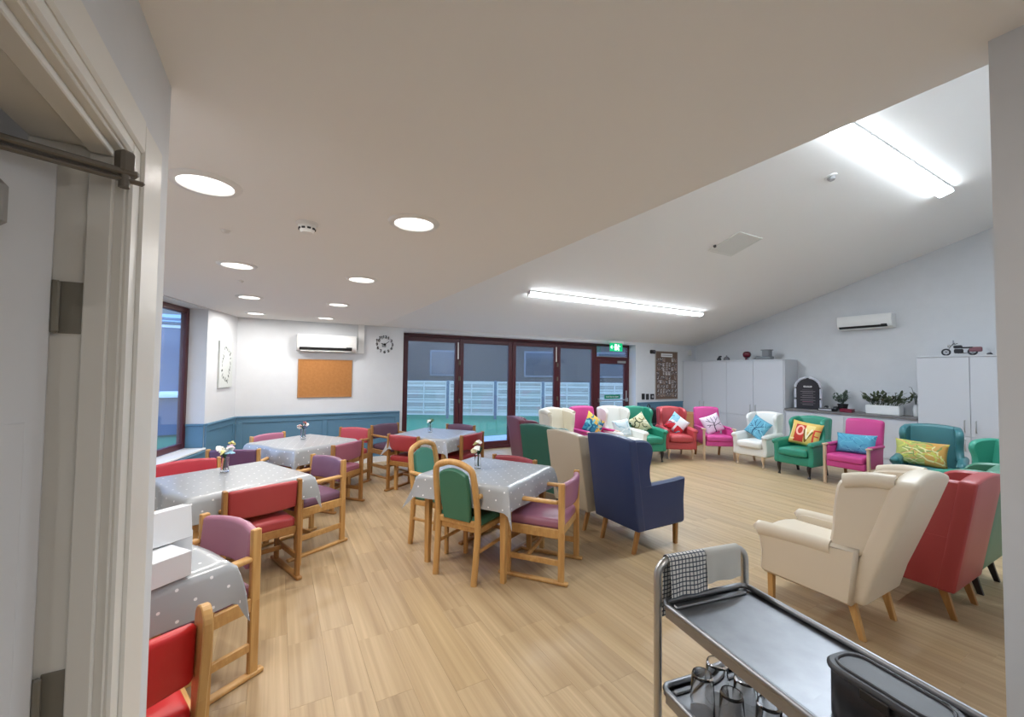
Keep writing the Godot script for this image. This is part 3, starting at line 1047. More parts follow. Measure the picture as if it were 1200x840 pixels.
# light oak sled armchair with padded seat and back; local +Z is the front
func sled_chair(mid: Vector2, fx: float, fz: float, col: Color, label: String, wood_key := "wood", rounded := false):
	var f := Vector2(fx, fz).normalized()
	var c := mid + f * 0.235
	var t := thing("dining_chair", label, "chair", Vector3(c.x, 0, c.y), face_turn(f.x, f.y), "sled base dining chairs")
	var w: Material = M[wood_key]
	var vin := mat(col, 0.42)
	for s in [-1.0, 1.0]:
		if rounded:
			part(t, "rear_post", cached("rpost2", func(): return prism_mesh(curve2([Vector2(-0.02, 0.02), Vector2(-0.04, 0.4), Vector2(-0.095, 0.7), Vector2(-0.085, 0.79), Vector2(-0.035, 0.81), Vector2(0.01, 0.74), Vector2(0.02, 0.4), Vector2(0.03, 0.02)], 4), 0.03, 0.004, false, Transform3D(Basis(Vector3(0, 0, 1), Vector3.UP, Vector3(-1, 0, 0)), Vector3.ZERO))), w, Vector3(s * 0.245, 0, -0.215))
		else:
			part(t, "rear_post", cached("rpost", func(): return box_mesh(Vector3(0.03, 0.74, 0.048), 0.005)), w, Vector3(s * 0.245, 0.39, -0.235))
		if rounded:
			part(t, "front_leg", cached("fleg2", func(): return box_mesh(Vector3(0.03, 0.38, 0.045), 0.005)), w, Vector3(s * 0.245, 0.21, 0.2))
		else:
			part(t, "front_leg", cached("fleg", func(): return box_mesh(Vector3(0.03, 0.58, 0.045), 0.005)), w, Vector3(s * 0.245, 0.31, 0.2))
			part(t, "armrest", cached("armr", func(): return pad_mesh(Vector3(0.024, 0.014, 0.225), 0.012, Vector3.ZERO, null, 2, 2)), w, Vector3(s * 0.245, 0.612, 0.015))
		part(t, "runner", cached("runr", func(): return pad_mesh(Vector3(0.022, 0.013, 0.285), 0.011, Vector3.ZERO, null, 2, 2)), w, Vector3(s * 0.245, 0.0135, -0.005))
		part(t, "side_rail", cached("srail", func(): return box_mesh(Vector3(0.022, 0.07, 0.4), 0.004)), w, Vector3(s * 0.245, 0.375, -0.015))
		part(t, "stretcher", cached("sstr", func(): return box_mesh(Vector3(0.02, 0.045, 0.4), 0.004)), w, Vector3(s * 0.245, 0.16, -0.015))
	part(t, "cross_rail", cached("xrail", func(): return box_mesh(Vector3(0.46, 0.06, 0.022), 0.004)), w, Vector3(0, 0.375, -0.225))
	part(t, "cross_rail", cached("xrail", func(): return null), w, Vector3(0, 0.375, 0.195))
	part(t, "cross_stretcher", cached("xstr", func(): return box_mesh(Vector3(0.46, 0.035, 0.02), 0.004)), w, Vector3(0, 0.16, 0.05))
	part(t, "seat", cached("sseat", func(): return pad_mesh(Vector3(0.228, 0.038, 0.235), 0.028, Vector3.ZERO, func(p: Vector3): return p + Vector3(0, 0.012 * (1.0 - pow(p.x / 0.23, 2.0)) if p.y > 0 else 0.0, 0))), vin, Vector3(0, 0.432, 0.0))
	part(t, "backrest", cached("sback", func(): return pad_mesh(Vector3(0.229, 0.1, 0.024), 0.02, Vector3.ZERO, func(p: Vector3): return p + Vector3(0, 0.012 * (1.0 - pow(p.x / 0.23, 2.0)) if p.y > 0 else 0.0, -0.045 * (1.0 - pow(p.x / 0.23, 2.0)) - 0.1 * p.y))), vin, Vector3(0, 0.65, -0.225))

# arched back chair with green panels
func arch_chair(mid: Vector2, fx: float, fz: float, col: Color, label: String):
	var f := Vector2(fx, fz).normalized()
	var c := mid + f * 0.21
	var t := thing("arched_chair", label, "chair", Vector3(c.x, 0, c.y), face_turn(f.x, f.y), "arched back dining chairs")
	var vin := mat(col, 0.45)
	part(t, "back_frame", cached("aframe", arch_frame), M.wood)
	part(t, "back_panel", cached("apanel", func(): return prism_mesh(curve2([Vector2(-0.128, 0.475), Vector2(-0.14, 0.62), Vector2(-0.138, 0.8), Vector2(-0.118, 0.855), Vector2(0.0, 0.888), Vector2(0.118, 0.855), Vector2(0.138, 0.8), Vector2(0.14, 0.62), Vector2(0.128, 0.475)], 3), 0.045, 0.012, true, Transform3D(Basis(Vector3.RIGHT, -0.16), Vector3(0, -0.02, -0.125)))), vin)
	part(t, "lower_back_rail", cached("abr", func(): return box_mesh(Vector3(0.36, 0.05, 0.026), 0.006)), M.wood, Vector3(0, 0.435, -0.197))
	part(t, "seat", cached("aseat", func(): return pad_mesh(Vector3(0.205, 0.035, 0.2), 0.028)), vin, Vector3(0, 0.45, 0.01))
	part(t, "seat_rail", cached("aseatr", func(): return box_mesh(Vector3(0.4, 0.05, 0.39), 0.006)), M.wood, Vector3(0, 0.39, 0.005))
	for s in [-1.0, 1.0]:
		part(t, "front_leg", cached("afleg", func(): return box_mesh(Vector3(0.034, 0.62, 0.034), 0.006)), M.wood, Vector3(s * 0.205, 0.31, 0.19))
		part(t, "armrest", cached("aarm", func(): return tube_mesh(curve([Vector3(-0.005, 0.66, -0.225), Vector3(0.012, 0.645, -0.08), Vector3(0.018, 0.635, 0.08), Vector3(0.0, 0.63, 0.215)], 4), 0.019, 8)), M.wood, Vector3(s * 0.205, 0, 0))
		part(t, "stretcher", cached("astr", func(): return box_mesh(Vector3(0.018, 0.026, 0.38), 0.004)), M.wood, Vector3(s * 0.2, 0.24, 0))

func arch_frame() -> ArrayMesh:
	var st := st_new()
	var pts := [Vector3(-0.185, 0.0, -0.235), Vector3(-0.19, 0.2, -0.215), Vector3(-0.193, 0.45, -0.2), Vector3(-0.19, 0.68, -0.232), Vector3(-0.181, 0.81, -0.253), Vector3(-0.158, 0.862, -0.261), Vector3(-0.085, 0.893, -0.266), Vector3(0, 0.905, -0.268)]
	var all := pts.duplicate()
	for i in range(pts.size() - 2, -1, -1):
		all.append(pts[i] * Vector3(-1, 1, 1))
	tube(st, curve(all, 4), 0.025, 8)
	return fin(st)

func vase(at: Vector3, label: String, cols: Array, sd: int, scale_ := 1.0):
	var t := thing("flower_vase", label, "vase", at, sd * 0.7, "glass vases of flowers on the tables")
	part(t, "glass_vase", cached("vase", func(): return lathe_mesh([Vector2(0.0, 0.004), Vector2(0.026, 0.004), Vector2(0.03, 0.0), Vector2(0.031, 0.015), Vector2(0.026, 0.06), Vector2(0.03, 0.12), Vector2(0.0275, 0.12), Vector2(0.0235, 0.06), Vector2(0.027, 0.02), Vector2(0.0, 0.012)], 18)), M.tumbler)
	var rng := RandomNumberGenerator.new()
	rng.seed = sd
	var leaf_m := mat(rgb(52, 84, 58), 0.7)
	for k in cols.size():
		var a := rng.randf() * TAU
		var tip := Vector3(cos(a) * rng.randf_range(0.015, 0.06), rng.randf_range(0.15, 0.21), sin(a) * rng.randf_range(0.015, 0.06)) * scale_
		part(t, "stem", tube_mesh(curve([Vector3(-tip.x * 0.25, 0.02, -tip.z * 0.25), Vector3(0, 0.12, 0), tip], 3), 0.0025, 5), leaf_m)
		var bl := part(t, "blossom", cached("blossom", blossom_mesh), mat(cols[k], 0.8), tip)
		bl.rotation = Vector3(rng.randf_range(-0.8, 0.8), rng.randf() * TAU, rng.randf_range(-0.8, 0.8))
		bl.scale = Vector3.ONE * rng.randf_range(0.85, 1.25) * scale_
	for k in 3:
		var lf := part(t, "leaf", cached("leafm", leaf_mesh), leaf_m, Vector3(0, 0.11, 0))
		lf.rotation = Vector3(rng.randf_range(0.2, 0.7), rng.randf() * TAU, 0)

func blossom_mesh() -> ArrayMesh:
	var st := st_new(true)
	for k in 6:
		var xf := Transform3D(Basis(Vector3.UP, TAU * k / 6.0) * Basis(Vector3.RIGHT, 0.5), Vector3.ZERO)
		pad(st, Vector3(0.011, 0.004, 0.015), 0.0039, Vector3(0, 0.003, 0.016), null, xf, 1, 2)
	pad(st, Vector3(0.008, 0.007, 0.008), 0.0065, Vector3(0, 0.006, 0), null, Transform3D(), 1, 1)
	return fin(st)

func leaf_mesh() -> ArrayMesh:
	return prism_mesh(curve2([Vector2(0, 0), Vector2(0.013, 0.03), Vector2(0.01, 0.065), Vector2(0, 0.09), Vector2(-0.01, 0.065), Vector2(-0.013, 0.03), Vector2(0, 0.001)], 3), 0.002, 0.0)

func tables_and_dining_chairs():
	var g := rgb(166, 169, 172)
	var im := Image.create(128, 128, true, Image.FORMAT_RGB8)
	im.fill(g)
	for c in [Vector2(32, 32), Vector2(96, 96)]:
		for y in 128:
			for x in 128:
				if Vector2(x, y).distance_to(c) < 7.0:
					im.set_pixel(x, y, rgb(242, 242, 242))
	im.generate_mipmaps()
	M.cloth = print_mat(ImageTexture.create_from_image(im), 0.3)
	M.cloth.clearcoat_enabled = true
	M.cloth.clearcoat = 0.45
	M.cloth.clearcoat_roughness = 0.2
	table(Vector3(-0.75, 0, -2.42), 0.52, 0.85, "square table that carries the white carton", "grey dotted cloth under the white carton")
	table(Vector3(-0.3, 0, -4.04), 0.43, 0.9, "square table in front of the wide red chair", "grey dotted cloth with white and yellow flowers on it")
	table(Vector3(0.3, 0, -5.68), 0.57, 0.82, "square table below the cork board", "grey dotted cloth on the table below the cork board")
	table(Vector3(1.95, 0, -5.65), 0.64, 0.77, "square table in front of the glazed doors", "grey dotted cloth bluish from the glazed doors")
	table(Vector3(1.65, 0, -3.33), 0.54, 0.84, "square table with two green arched chairs", "grey dotted cloth on the table with green chairs")
	var red := rgb(168, 62, 64)
	var mauve := rgb(128, 66, 108)
	var rose := rgb(152, 88, 106)
	sled_chair(Vector2(-0.43, -1.68), -0.35, -0.94, rgb(205, 36, 38), "bright red chair beside the white carton table, rounded wooden post", "wood", true)
	sled_chair(Vector2(-0.21, -2.8), -0.83, 0.55, rgb(170, 116, 138), "mauve chair facing the white carton")
	sled_chair(Vector2(-0.06, -3.56), -0.32, -0.95, red, "red padded chair with back to the floor aisle, at the flower table", "wood_brown")
	sled_chair(Vector2(0.45, -4.42), -0.88, 0.47, rgb(124, 86, 110), "mauve chair with light arms at the aisle end of the flower table")
	sled_chair(Vector2(-0.7, -4.8), 0.32, 0.95, rgb(192, 56, 70), "red chair below the window sill")
	sled_chair(Vector2(-0.38, -5.28), 0.35, -0.94, rgb(110, 78, 112), "purple chair behind the white and yellow flowers")
	sled_chair(Vector2(-0.08, -6.32), 0.68, 0.73, rgb(180, 112, 138), "pink chair against the blue panelling")
	sled_chair(Vector2(0.75, -5.24), -0.67, -0.74, rose, "rose chair at the aisle side of the cork board table", "wood_brown")
	sled_chair(Vector2(1.02, -6.5), -0.7, 0.7, rgb(178, 66, 72), "red chair by the blue panelling under the clock", "wood_brown")
	sled_chair(Vector2(1.52, -6.78), 0.4, 0.92, rgb(98, 66, 84), "dark purple chair in the corner beside the glazed doors", "wood_brown")
	sled_chair(Vector2(1.47, -5.5), 0.82, -0.57, red, "red chair with back to the aisle at the glazed door table", "wood_brown")
	sled_chair(Vector2(2.36, -5.27), -0.5, -0.86, rgb(160, 54, 60), "red chair beside the purple armchair", "wood_brown")
	sled_chair(Vector2(2.58, -6.22), -0.78, 0.63, rgb(104, 68, 88), "dark purple chair with back against the glazed doors", "wood_brown")
	sled_chair(Vector2(2.1, -2.74), -0.62, -0.78, rgb(162, 106, 128), "pinkish mauve chair with light oak sled base near the navy armchair")
	sled_chair(Vector2(2.08, -3.62), -0.9, 0.43, rgb(146, 50, 58), "red chair with back against the dark green armchair", "wood_brown")
	arch_chair(Vector2(1.25, -3.06), 0.86, -0.5, rgb(62, 118, 94), "green arched back chair with its back to the aisle")
	arch_chair(Vector2(1.29, -3.96), 0.55, 0.83, rgb(80, 146, 128), "green arched back chair facing the aisle beyond the table")
	var wh := rgb(240, 238, 232)
	vase(Vector3(-0.36, 0.746, -4.2), "glass vase of white and pale yellow flowers", [wh, rgb(228, 222, 150), wh, rgb(206, 176, 196), rgb(226, 218, 140), rgb(150, 190, 214), wh], 3, 1.15)
	vase(Vector3(0.3, 0.746, -5.8), "glass vase of pink and cream flowers below the cork board", [rgb(224, 168, 160), wh, rgb(206, 120, 112), rgb(70, 82, 110), wh], 8)
	vase(Vector3(1.9, 0.746, -5.7), "small glass vase of greenish flowers by the glazed doors", [rgb(190, 200, 170), rgb(120, 150, 120), wh, rgb(110, 140, 110)], 12)
	vase(Vector3(1.58, 0.746, -3.4), "glass vase of cream flowers between the green chairs", [wh, rgb(220, 212, 186), wh, rgb(150, 140, 90), wh, rgb(200, 188, 150)], 17, 1.1)
	# white carton
	var cb := thing("white_carton", "white cardboard carton with raised lid flap", "box", Vector3(-0.42, 0.742, -2.22), deg_to_rad(38.0))
	var wm := mat(rgb(222, 224, 228), 0.6)
	part(cb, "body", box_mesh(Vector3(0.24, 0.1, 0.16), 0.002), wm, Vector3(-0.04, 0.052, 0.03))
	var lid := part(cb, "lid_flap", box_mesh(Vector3(0.34, 0.14, 0.07), 0.002), wm, Vector3(-0.01, 0.175, -0.07))
	lid.rotation.x = -0.12
	part(cb, "tuck_flap", box_mesh(Vector3(0.26, 0.125, 0.05), 0.001), wm, Vector3(0.05, 0.0635, -0.085))

# ------------------------------------------------------------------ armchairs
const SIDE := Basis(Vector3(0, 0, 1), Vector3(0, 1, 0), Vector3(-1, 0, 0))   # outline x -> z, depth -> x

func leg_mesh(style: String, front: bool) -> ArrayMesh:
	var st := st_new()
	if style == "cabriole" and front:
		tube(st, curve([Vector3(0, 0.215, 0), Vector3(0, 0.16, 0.018), Vector3(0, 0.07, 0.0), Vector3(0, 0.025, 0.006), Vector3(0, 0.0, 0.014)], 3), [0.034, 0.034, 0.034, 0.033, 0.03, 0.024, 0.018, 0.015, 0.015, 0.018, 0.022, 0.026, 0.024], 10)
	elif front:
		prism(st, PackedVector2Array([Vector2(-0.018, 0), Vector2(0.018, 0), Vector2(0.026, 0.215), Vector2(-0.026, 0.215)]), 0.04, 0.004)
	else:
		prism(st, PackedVector2Array([Vector2(-0.085, 0), Vector2(-0.05, 0), Vector2(0.025, 0.215), Vector2(-0.03, 0.215)]), 0.036, 0.004, Transform3D(SIDE, Vector3.ZERO))
	return fin(st)

func back_shape(p: Vector3, crown: float, hw: float, rake := 0.17) -> Vector3:
	var q := p
	var k := clampf((p.y - 0.55) / 0.4, 0.0, 1.0)
	q.y += crown * k * k * (1.0 - pow(p.x / hw, 2.0))
	q.z -= (p.y - 0.2) * 0.17 + maxf(0.0, p.y - 0.3) * (rake - 0.17)
	return q

func wing_meshes(scroll: bool, rake: float) -> Dictionary:
	var hw := 0.33
	var d := {}
	d.base = pad_mesh(Vector3(0.285, 0.075, 0.315), 0.03, Vector3(0, 0.275, 0.0), null, 2, 2)
	d.seat = pad_mesh(Vector3(0.238, 0.06, 0.285), 0.045, Vector3(0, 0.408, 0.075), func(p: Vector3): return p + Vector3(0, 0.02 * (1.0 - pow(p.x / 0.24, 2.0)) if p.y > 0.41 else 0.0, 0.02 * (1.0 - pow(p.x / 0.24, 2.0)) if p.z > 0.2 else 0.0))
	d.back = pad_mesh(Vector3(hw - 0.05, 0.375, 0.07), 0.034, Vector3(0, 0.585, -0.3), func(p: Vector3): return back_shape(p, 0.065 if scroll else 0.045, hw, rake), 2, 5)
	for s in [-1.0, 1.0]:
		var st := st_new()
		var x: float = s * (hw - 0.045)
		var low := 0.07 if scroll else 0.0
		var arm := PackedVector2Array([Vector2(-0.3, 0.2)])
		arm.append_array(curve2([Vector2(0.29, 0.2), Vector2(0.325, 0.23), Vector2(0.315, 0.36), Vector2(0.33, 0.47), Vector2(0.335, 0.55), Vector2(0.3, 0.59), Vector2(0.15, 0.6), Vector2(-0.34, 0.61)], 3))
		for i in arm.size():
			arm[i].y -= low * clampf((arm[i].y - 0.25) / 0.2, 0.0, 1.0)
		prism(st, arm, 0.085, 0.02, Transform3D(SIDE, Vector3(x, 0, 0)), true)
		tube(st, curve([Vector3(x + s * 0.006, 0.575 - low, -0.18 if scroll else -0.33), Vector3(x + s * 0.006, 0.572 - low, 0.0), Vector3(x + s * 0.012, 0.56 - low, 0.3), Vector3(x + s * 0.012, 0.55 - low, 0.335)], 3), [0.05, 0.05, 0.05, 0.05, 0.05, 0.05, 0.052, 0.053, 0.05, 0.03] if true else 0.05, 12)
		d["arm%d" % int(s)] = fin(st)
		st = st_new()
		var wing := PackedVector2Array([Vector2(-0.33, 0.56 - low)])
		if scroll:
			wing.append_array(curve2([Vector2(-0.405, 0.9), Vector2(-0.42, 0.965), Vector2(-0.38, 0.985), Vector2(-0.25, 0.975), Vector2(-0.13, 0.95), Vector2(-0.09, 0.9), Vector2(-0.1, 0.76), Vector2(-0.12, 0.64), Vector2(-0.13, 0.52)], 3))
		else:
			wing.append_array(curve2([Vector2(-0.405, 0.9), Vector2(-0.42, 0.965), Vector2(-0.38, 0.985), Vector2(-0.25, 0.975), Vector2(-0.15, 0.945), Vector2(-0.115, 0.87), Vector2(-0.15, 0.76), Vector2(-0.14, 0.66), Vector2(-0.05, 0.585)], 3))
		for i in wing.size():
			wing[i].x -= maxf(0.0, wing[i].y - 0.4) * (rake - 0.17)
		var flare := Transform3D(Basis(Vector3.UP, s * 0.13), Vector3(x + s * 0.0, 0, 0)) * Transform3D(SIDE, Vector3.ZERO)
		prism(st, wing, 0.07, 0.018, flare, true)
		if scroll:
			var roll := []
			for q in curve2([Vector2(-0.4, 0.965), Vector2(-0.26, 0.96), Vector2(-0.12, 0.93)], 4):
				q.x -= (rake - 0.17) * 0.55
				roll.append(flare * Vector3(q.x, q.y, 0) + Vector3(s * 0.02, 0, 0))
			tube(st, roll, 0.045, 12)
		d["wing%d" % int(s)] = fin(st)
	for sty in ["cabriole", "taper"]:
		d["front_" + sty] = leg_mesh(sty, true)
		d["rear_" + sty] = leg_mesh(sty, false)
	return d

func plain_meshes(rake: float) -> Dictionary:
	# square edged wing chair: one flat outer back, side panels without rolls
	var hw := 0.33
	var d := {}
	d.base = pad_mesh(Vector3(0.285, 0.075, 0.315), 0.02, Vector3(0, 0.275, 0.0), null, 2, 2)
	d.seat = pad_mesh(Vector3(0.245, 0.06, 0.285), 0.045, Vector3(0, 0.408, 0.075))
	d.back = pad_mesh(Vector3(hw, 0.385, 0.05), 0.016, Vector3(0, 0.585, -0.31), func(p: Vector3): return back_shape(p, 0.022, hw, rake), 2, 5)
	for s in [-1.0, 1.0]:
		var x: float = s * (hw - 0.04)
		var st := st_new()
		var arm := PackedVector2Array([Vector2(-0.31, 0.2)])
		arm.append_array(curve2([Vector2(0.3, 0.2), Vector2(0.33, 0.23), Vector2(0.325, 0.4), Vector2(0.34, 0.56), Vector2(0.325, 0.6), Vector2(0.15, 0.59), Vector2(-0.375, 0.58)], 3))
		prism(st, arm, 0.072, 0.014, Transform3D(SIDE, Vector3(x, 0, 0)), true)
		d["arm%d" % int(s)] = fin(st)
		st = st_new()
		var wing := PackedVector2Array([Vector2(-0.37, 0.56)])
		wing.append_array(curve2([Vector2(-0.428, 0.9), Vector2(-0.436, 0.95), Vector2(-0.38, 0.965), Vector2(-0.24, 0.955), Vector2(-0.16, 0.91), Vector2(-0.145, 0.84), Vector2(-0.18, 0.74), Vector2(-0.18, 0.64), Vector2(-0.15, 0.56)], 3))
		for i in wing.size():
			wing[i].x -= maxf(0.0, wing[i].y - 0.4) * (rake - 0.17)
		prism(st, wing, 0.06, 0.014, Transform3D(SIDE, Vector3(s * (hw - 0.036), 0, 0)), true)
		d["wing%d" % int(s)] = fin(st)
	for sty in ["cabriole", "taper"]:
		d["front_" + sty] = leg_mesh(sty, true)
		d["rear_" + sty] = leg_mesh(sty, false)
	return d

var wing_set := {}

func wing_chair(c: Vector2, fx: float, fz: float, col: Color, label: String, legs := "taper", leg_mat = null, scroll := false, size := Vector3.ONE, rake := 0.17, plain := false) -> Node3D:
	var key := "%s%.2f%s" % [scroll, rake, plain]
	if not wing_set.has(key):
		wing_set[key] = plain_meshes(rake) if plain else wing_meshes(scroll, rake)
	var d: Dictionary = wing_set[key]
	var t := thing("wing_armchair", label, "armchair", Vector3(c.x, 0, c.y), face_turn(fx, fz), "wing armchairs set round the room")
	t.scale = size
	var vin := mat(col, 0.4)
	part(t, "base", d.base, vin)
	part(t, "seat_cushion", d.seat, vin)
	part(t, "backrest", d.back, vin)
	for s in [-1, 1]:
		part(t, "arm", d["arm%d" % s], vin)
		part(t, "wing", d["wing%d" % s], vin)
		var lm: Material = leg_mat if leg_mat else M.wood
		part(t, "front_leg", d["front_" + legs], lm, Vector3(s * 0.25, 0, 0.27))
		part(t, "rear_leg", d["rear_" + legs], lm, Vector3(s * 0.24, 0, -0.27))
	return t

# high straight back with open wooden arms
func open_chair(c: Vector2, fx: float, fz: float, col: Color, label: String, size := Vector3.ONE) -> Node3D:
	var t := thing("open_arm_armchair", label, "armchair", Vector3(c.x, 0, c.y), face_turn(fx, fz), "armchairs with wooden arms")
	t.scale = size
	var vin := mat(col, 0.45)
	part(t, "base", cached("obase", func(): return pad_mesh(Vector3(0.255, 0.05, 0.29), 0.02, Vector3(0, 0.33, 0.02), null, 2, 2)), vin)
	part(t, "seat_cushion", cached("oseat", func(): return pad_mesh(Vector3(0.245, 0.055, 0.3), 0.035, Vector3(0, 0.425, 0.035))), vin)
	part(t, "backrest", cached("oback", func(): return pad_mesh(Vector3(0.255, 0.32, 0.055), 0.04, Vector3(0, 0.67, -0.26), func(p: Vector3): return back_shape(p, 0.02, 0.26), 2, 4)), vin)
	for s in [-1.0, 1.0]:
		part(t, "arm_panel", cached("oarmp", func(): return pad_mesh(Vector3(0.018, 0.13, 0.23), 0.015, Vector3.ZERO, null, 2, 2)), vin, Vector3(s * 0.275, 0.46, 0.0))
		part(t, "arm_pad", cached("oarmd", func(): return pad_mesh(Vector3(0.03, 0.022, 0.24), 0.02, Vector3.ZERO, null, 2, 2)), vin, Vector3(s * 0.275, 0.612, -0.03))
		part(t, "front_leg", cached("ofl", func(): return box_mesh(Vector3(0.038, 0.6, 0.045), 0.006)), M.pale_wood, Vector3(s * 0.29, 0.3, 0.27))
		part(t, "arm_end", cached("oae", func(): return pad_mesh(Vector3(0.028, 0.014, 0.06), 0.012, Vector3.ZERO, null, 2, 2)), M.pale_wood, Vector3(s * 0.29, 0.61, 0.25))
		part(t, "rear_leg", cached("orl", func(): return leg_mesh("taper", false)), M.wood_brown, Vector3(s * 0.24, 0, -0.26)).scale = Vector3(1, 1.4, 1)
	return t

func pillow_mesh(w: float, h: float, t: float) -> ArrayMesh:
	var st := st_new(true)
	var n := 14
	for side in [1.0, -1.0]:
		var rows := []
		for i in n + 1:
			var row := []
			for j in n + 1:
				var u := lerpf(-1, 1, float(i) / n)
				var v := lerpf(-1, 1, float(j) / n)
				var th := pow(maxf(0.0, (1.0 - u * u) * (1.0 - v * v)), 0.42)
				var x := u * w * 0.5 * (1.0 - 0.07 * (1.0 - v * v))
				var y := v * h * 0.5 * (1.0 - 0.07 * (1.0 - u * u))
				row.append([Vector3(x, y, side * th * t * 0.5), Vector2(u * 0.5 + 0.5, 0.5 - v * 0.5)])
			rows.append(row)
		for i in n:
			for j in n:
				var q := [rows[i][j], rows[i][j + 1], rows[i + 1][j + 1], rows[i + 1][j]]
				if side < 0:
					q.reverse()
				for k in [0, 1, 2, 0, 2, 3]:
					st.set_uv(q[k][1])
					st.add_vertex(q[k][0])
	return fin(st)

func cushion(chair: Node3D, tex: Texture2D, label: String, size := Vector2(0.4, 0.4), spin := 0.0, off := Vector3.ZERO, lean := -0.3):
	var key := "pillow%.2f_%.2f" % [size.x, size.y]
	var o := single("cushion", cached(key, func(): return pillow_mesh(size.x, size.y, 0.15)), print_mat(tex, 0.85), label, "cushion", Vector3.ZERO, "scatter cushions on the armchairs")
	var hh := 0.5 * (absf(sin(spin)) * size.x + absf(cos(spin)) * size.y)
	var sc := chair.scale
	var loc := Transform3D(Basis(Vector3.RIGHT, lean) * Basis(Vector3.BACK, spin), Vector3(off.x, 0.478 * sc.y + hh * 0.93 + off.y, -0.06 + off.z))
	o.transform = Transform3D(Basis(Vector3.UP, chair.rotation.y), chair.position) * loc

func tree_strokes(c: Color) -> Array:
	var out := [[c, 0.05, [Vector2(0.5, 1.0), Vector2(0.47, 0.75), Vector2(0.52, 0.5)]]]
	for q in [[0.52, 0.5, 0.2, 0.25], [0.5, 0.6, 0.15, 0.5], [0.52, 0.5, 0.5, 0.12], [0.51, 0.55, 0.85, 0.25], [0.5, 0.64, 0.9, 0.55], [0.35, 0.37, 0.3, 0.15], [0.7, 0.38, 0.7, 0.15], [0.34, 0.55, 0.2, 0.62], [0.72, 0.6, 0.85, 0.7]]:
		out.append([c, 0.028, [Vector2(q[0], q[1]), Vector2(q[2], q[3])]])
	return out

func oval(cx: float, cy: float, rx: float, ry: float) -> Array:
	var out := []
	for k in 17:
		out.append(Vector2(cx + cos(TAU * k / 16.0) * rx, cy + sin(TAU * k / 16.0) * ry))
	return out

func scribble(sd: int, cols: Array, n: int, w: float) -> Array:
	var rng := RandomNumberGenerator.new()
	rng.seed = sd
	var out := []
	for k in n:
		var p := Vector2(rng.randf(), rng.randf())
		var a := rng.randf() * TAU
		var pts := [p]
		for j in 4:
			a += rng.randf_range(-0.9, 0.9)
			p += Vector2(cos(a), sin(a)) * 0.1
			pts.append(p)
		out.append([cols[k % cols.size()], w * rng.randf_range(0.6, 1.4), pts])
	return out

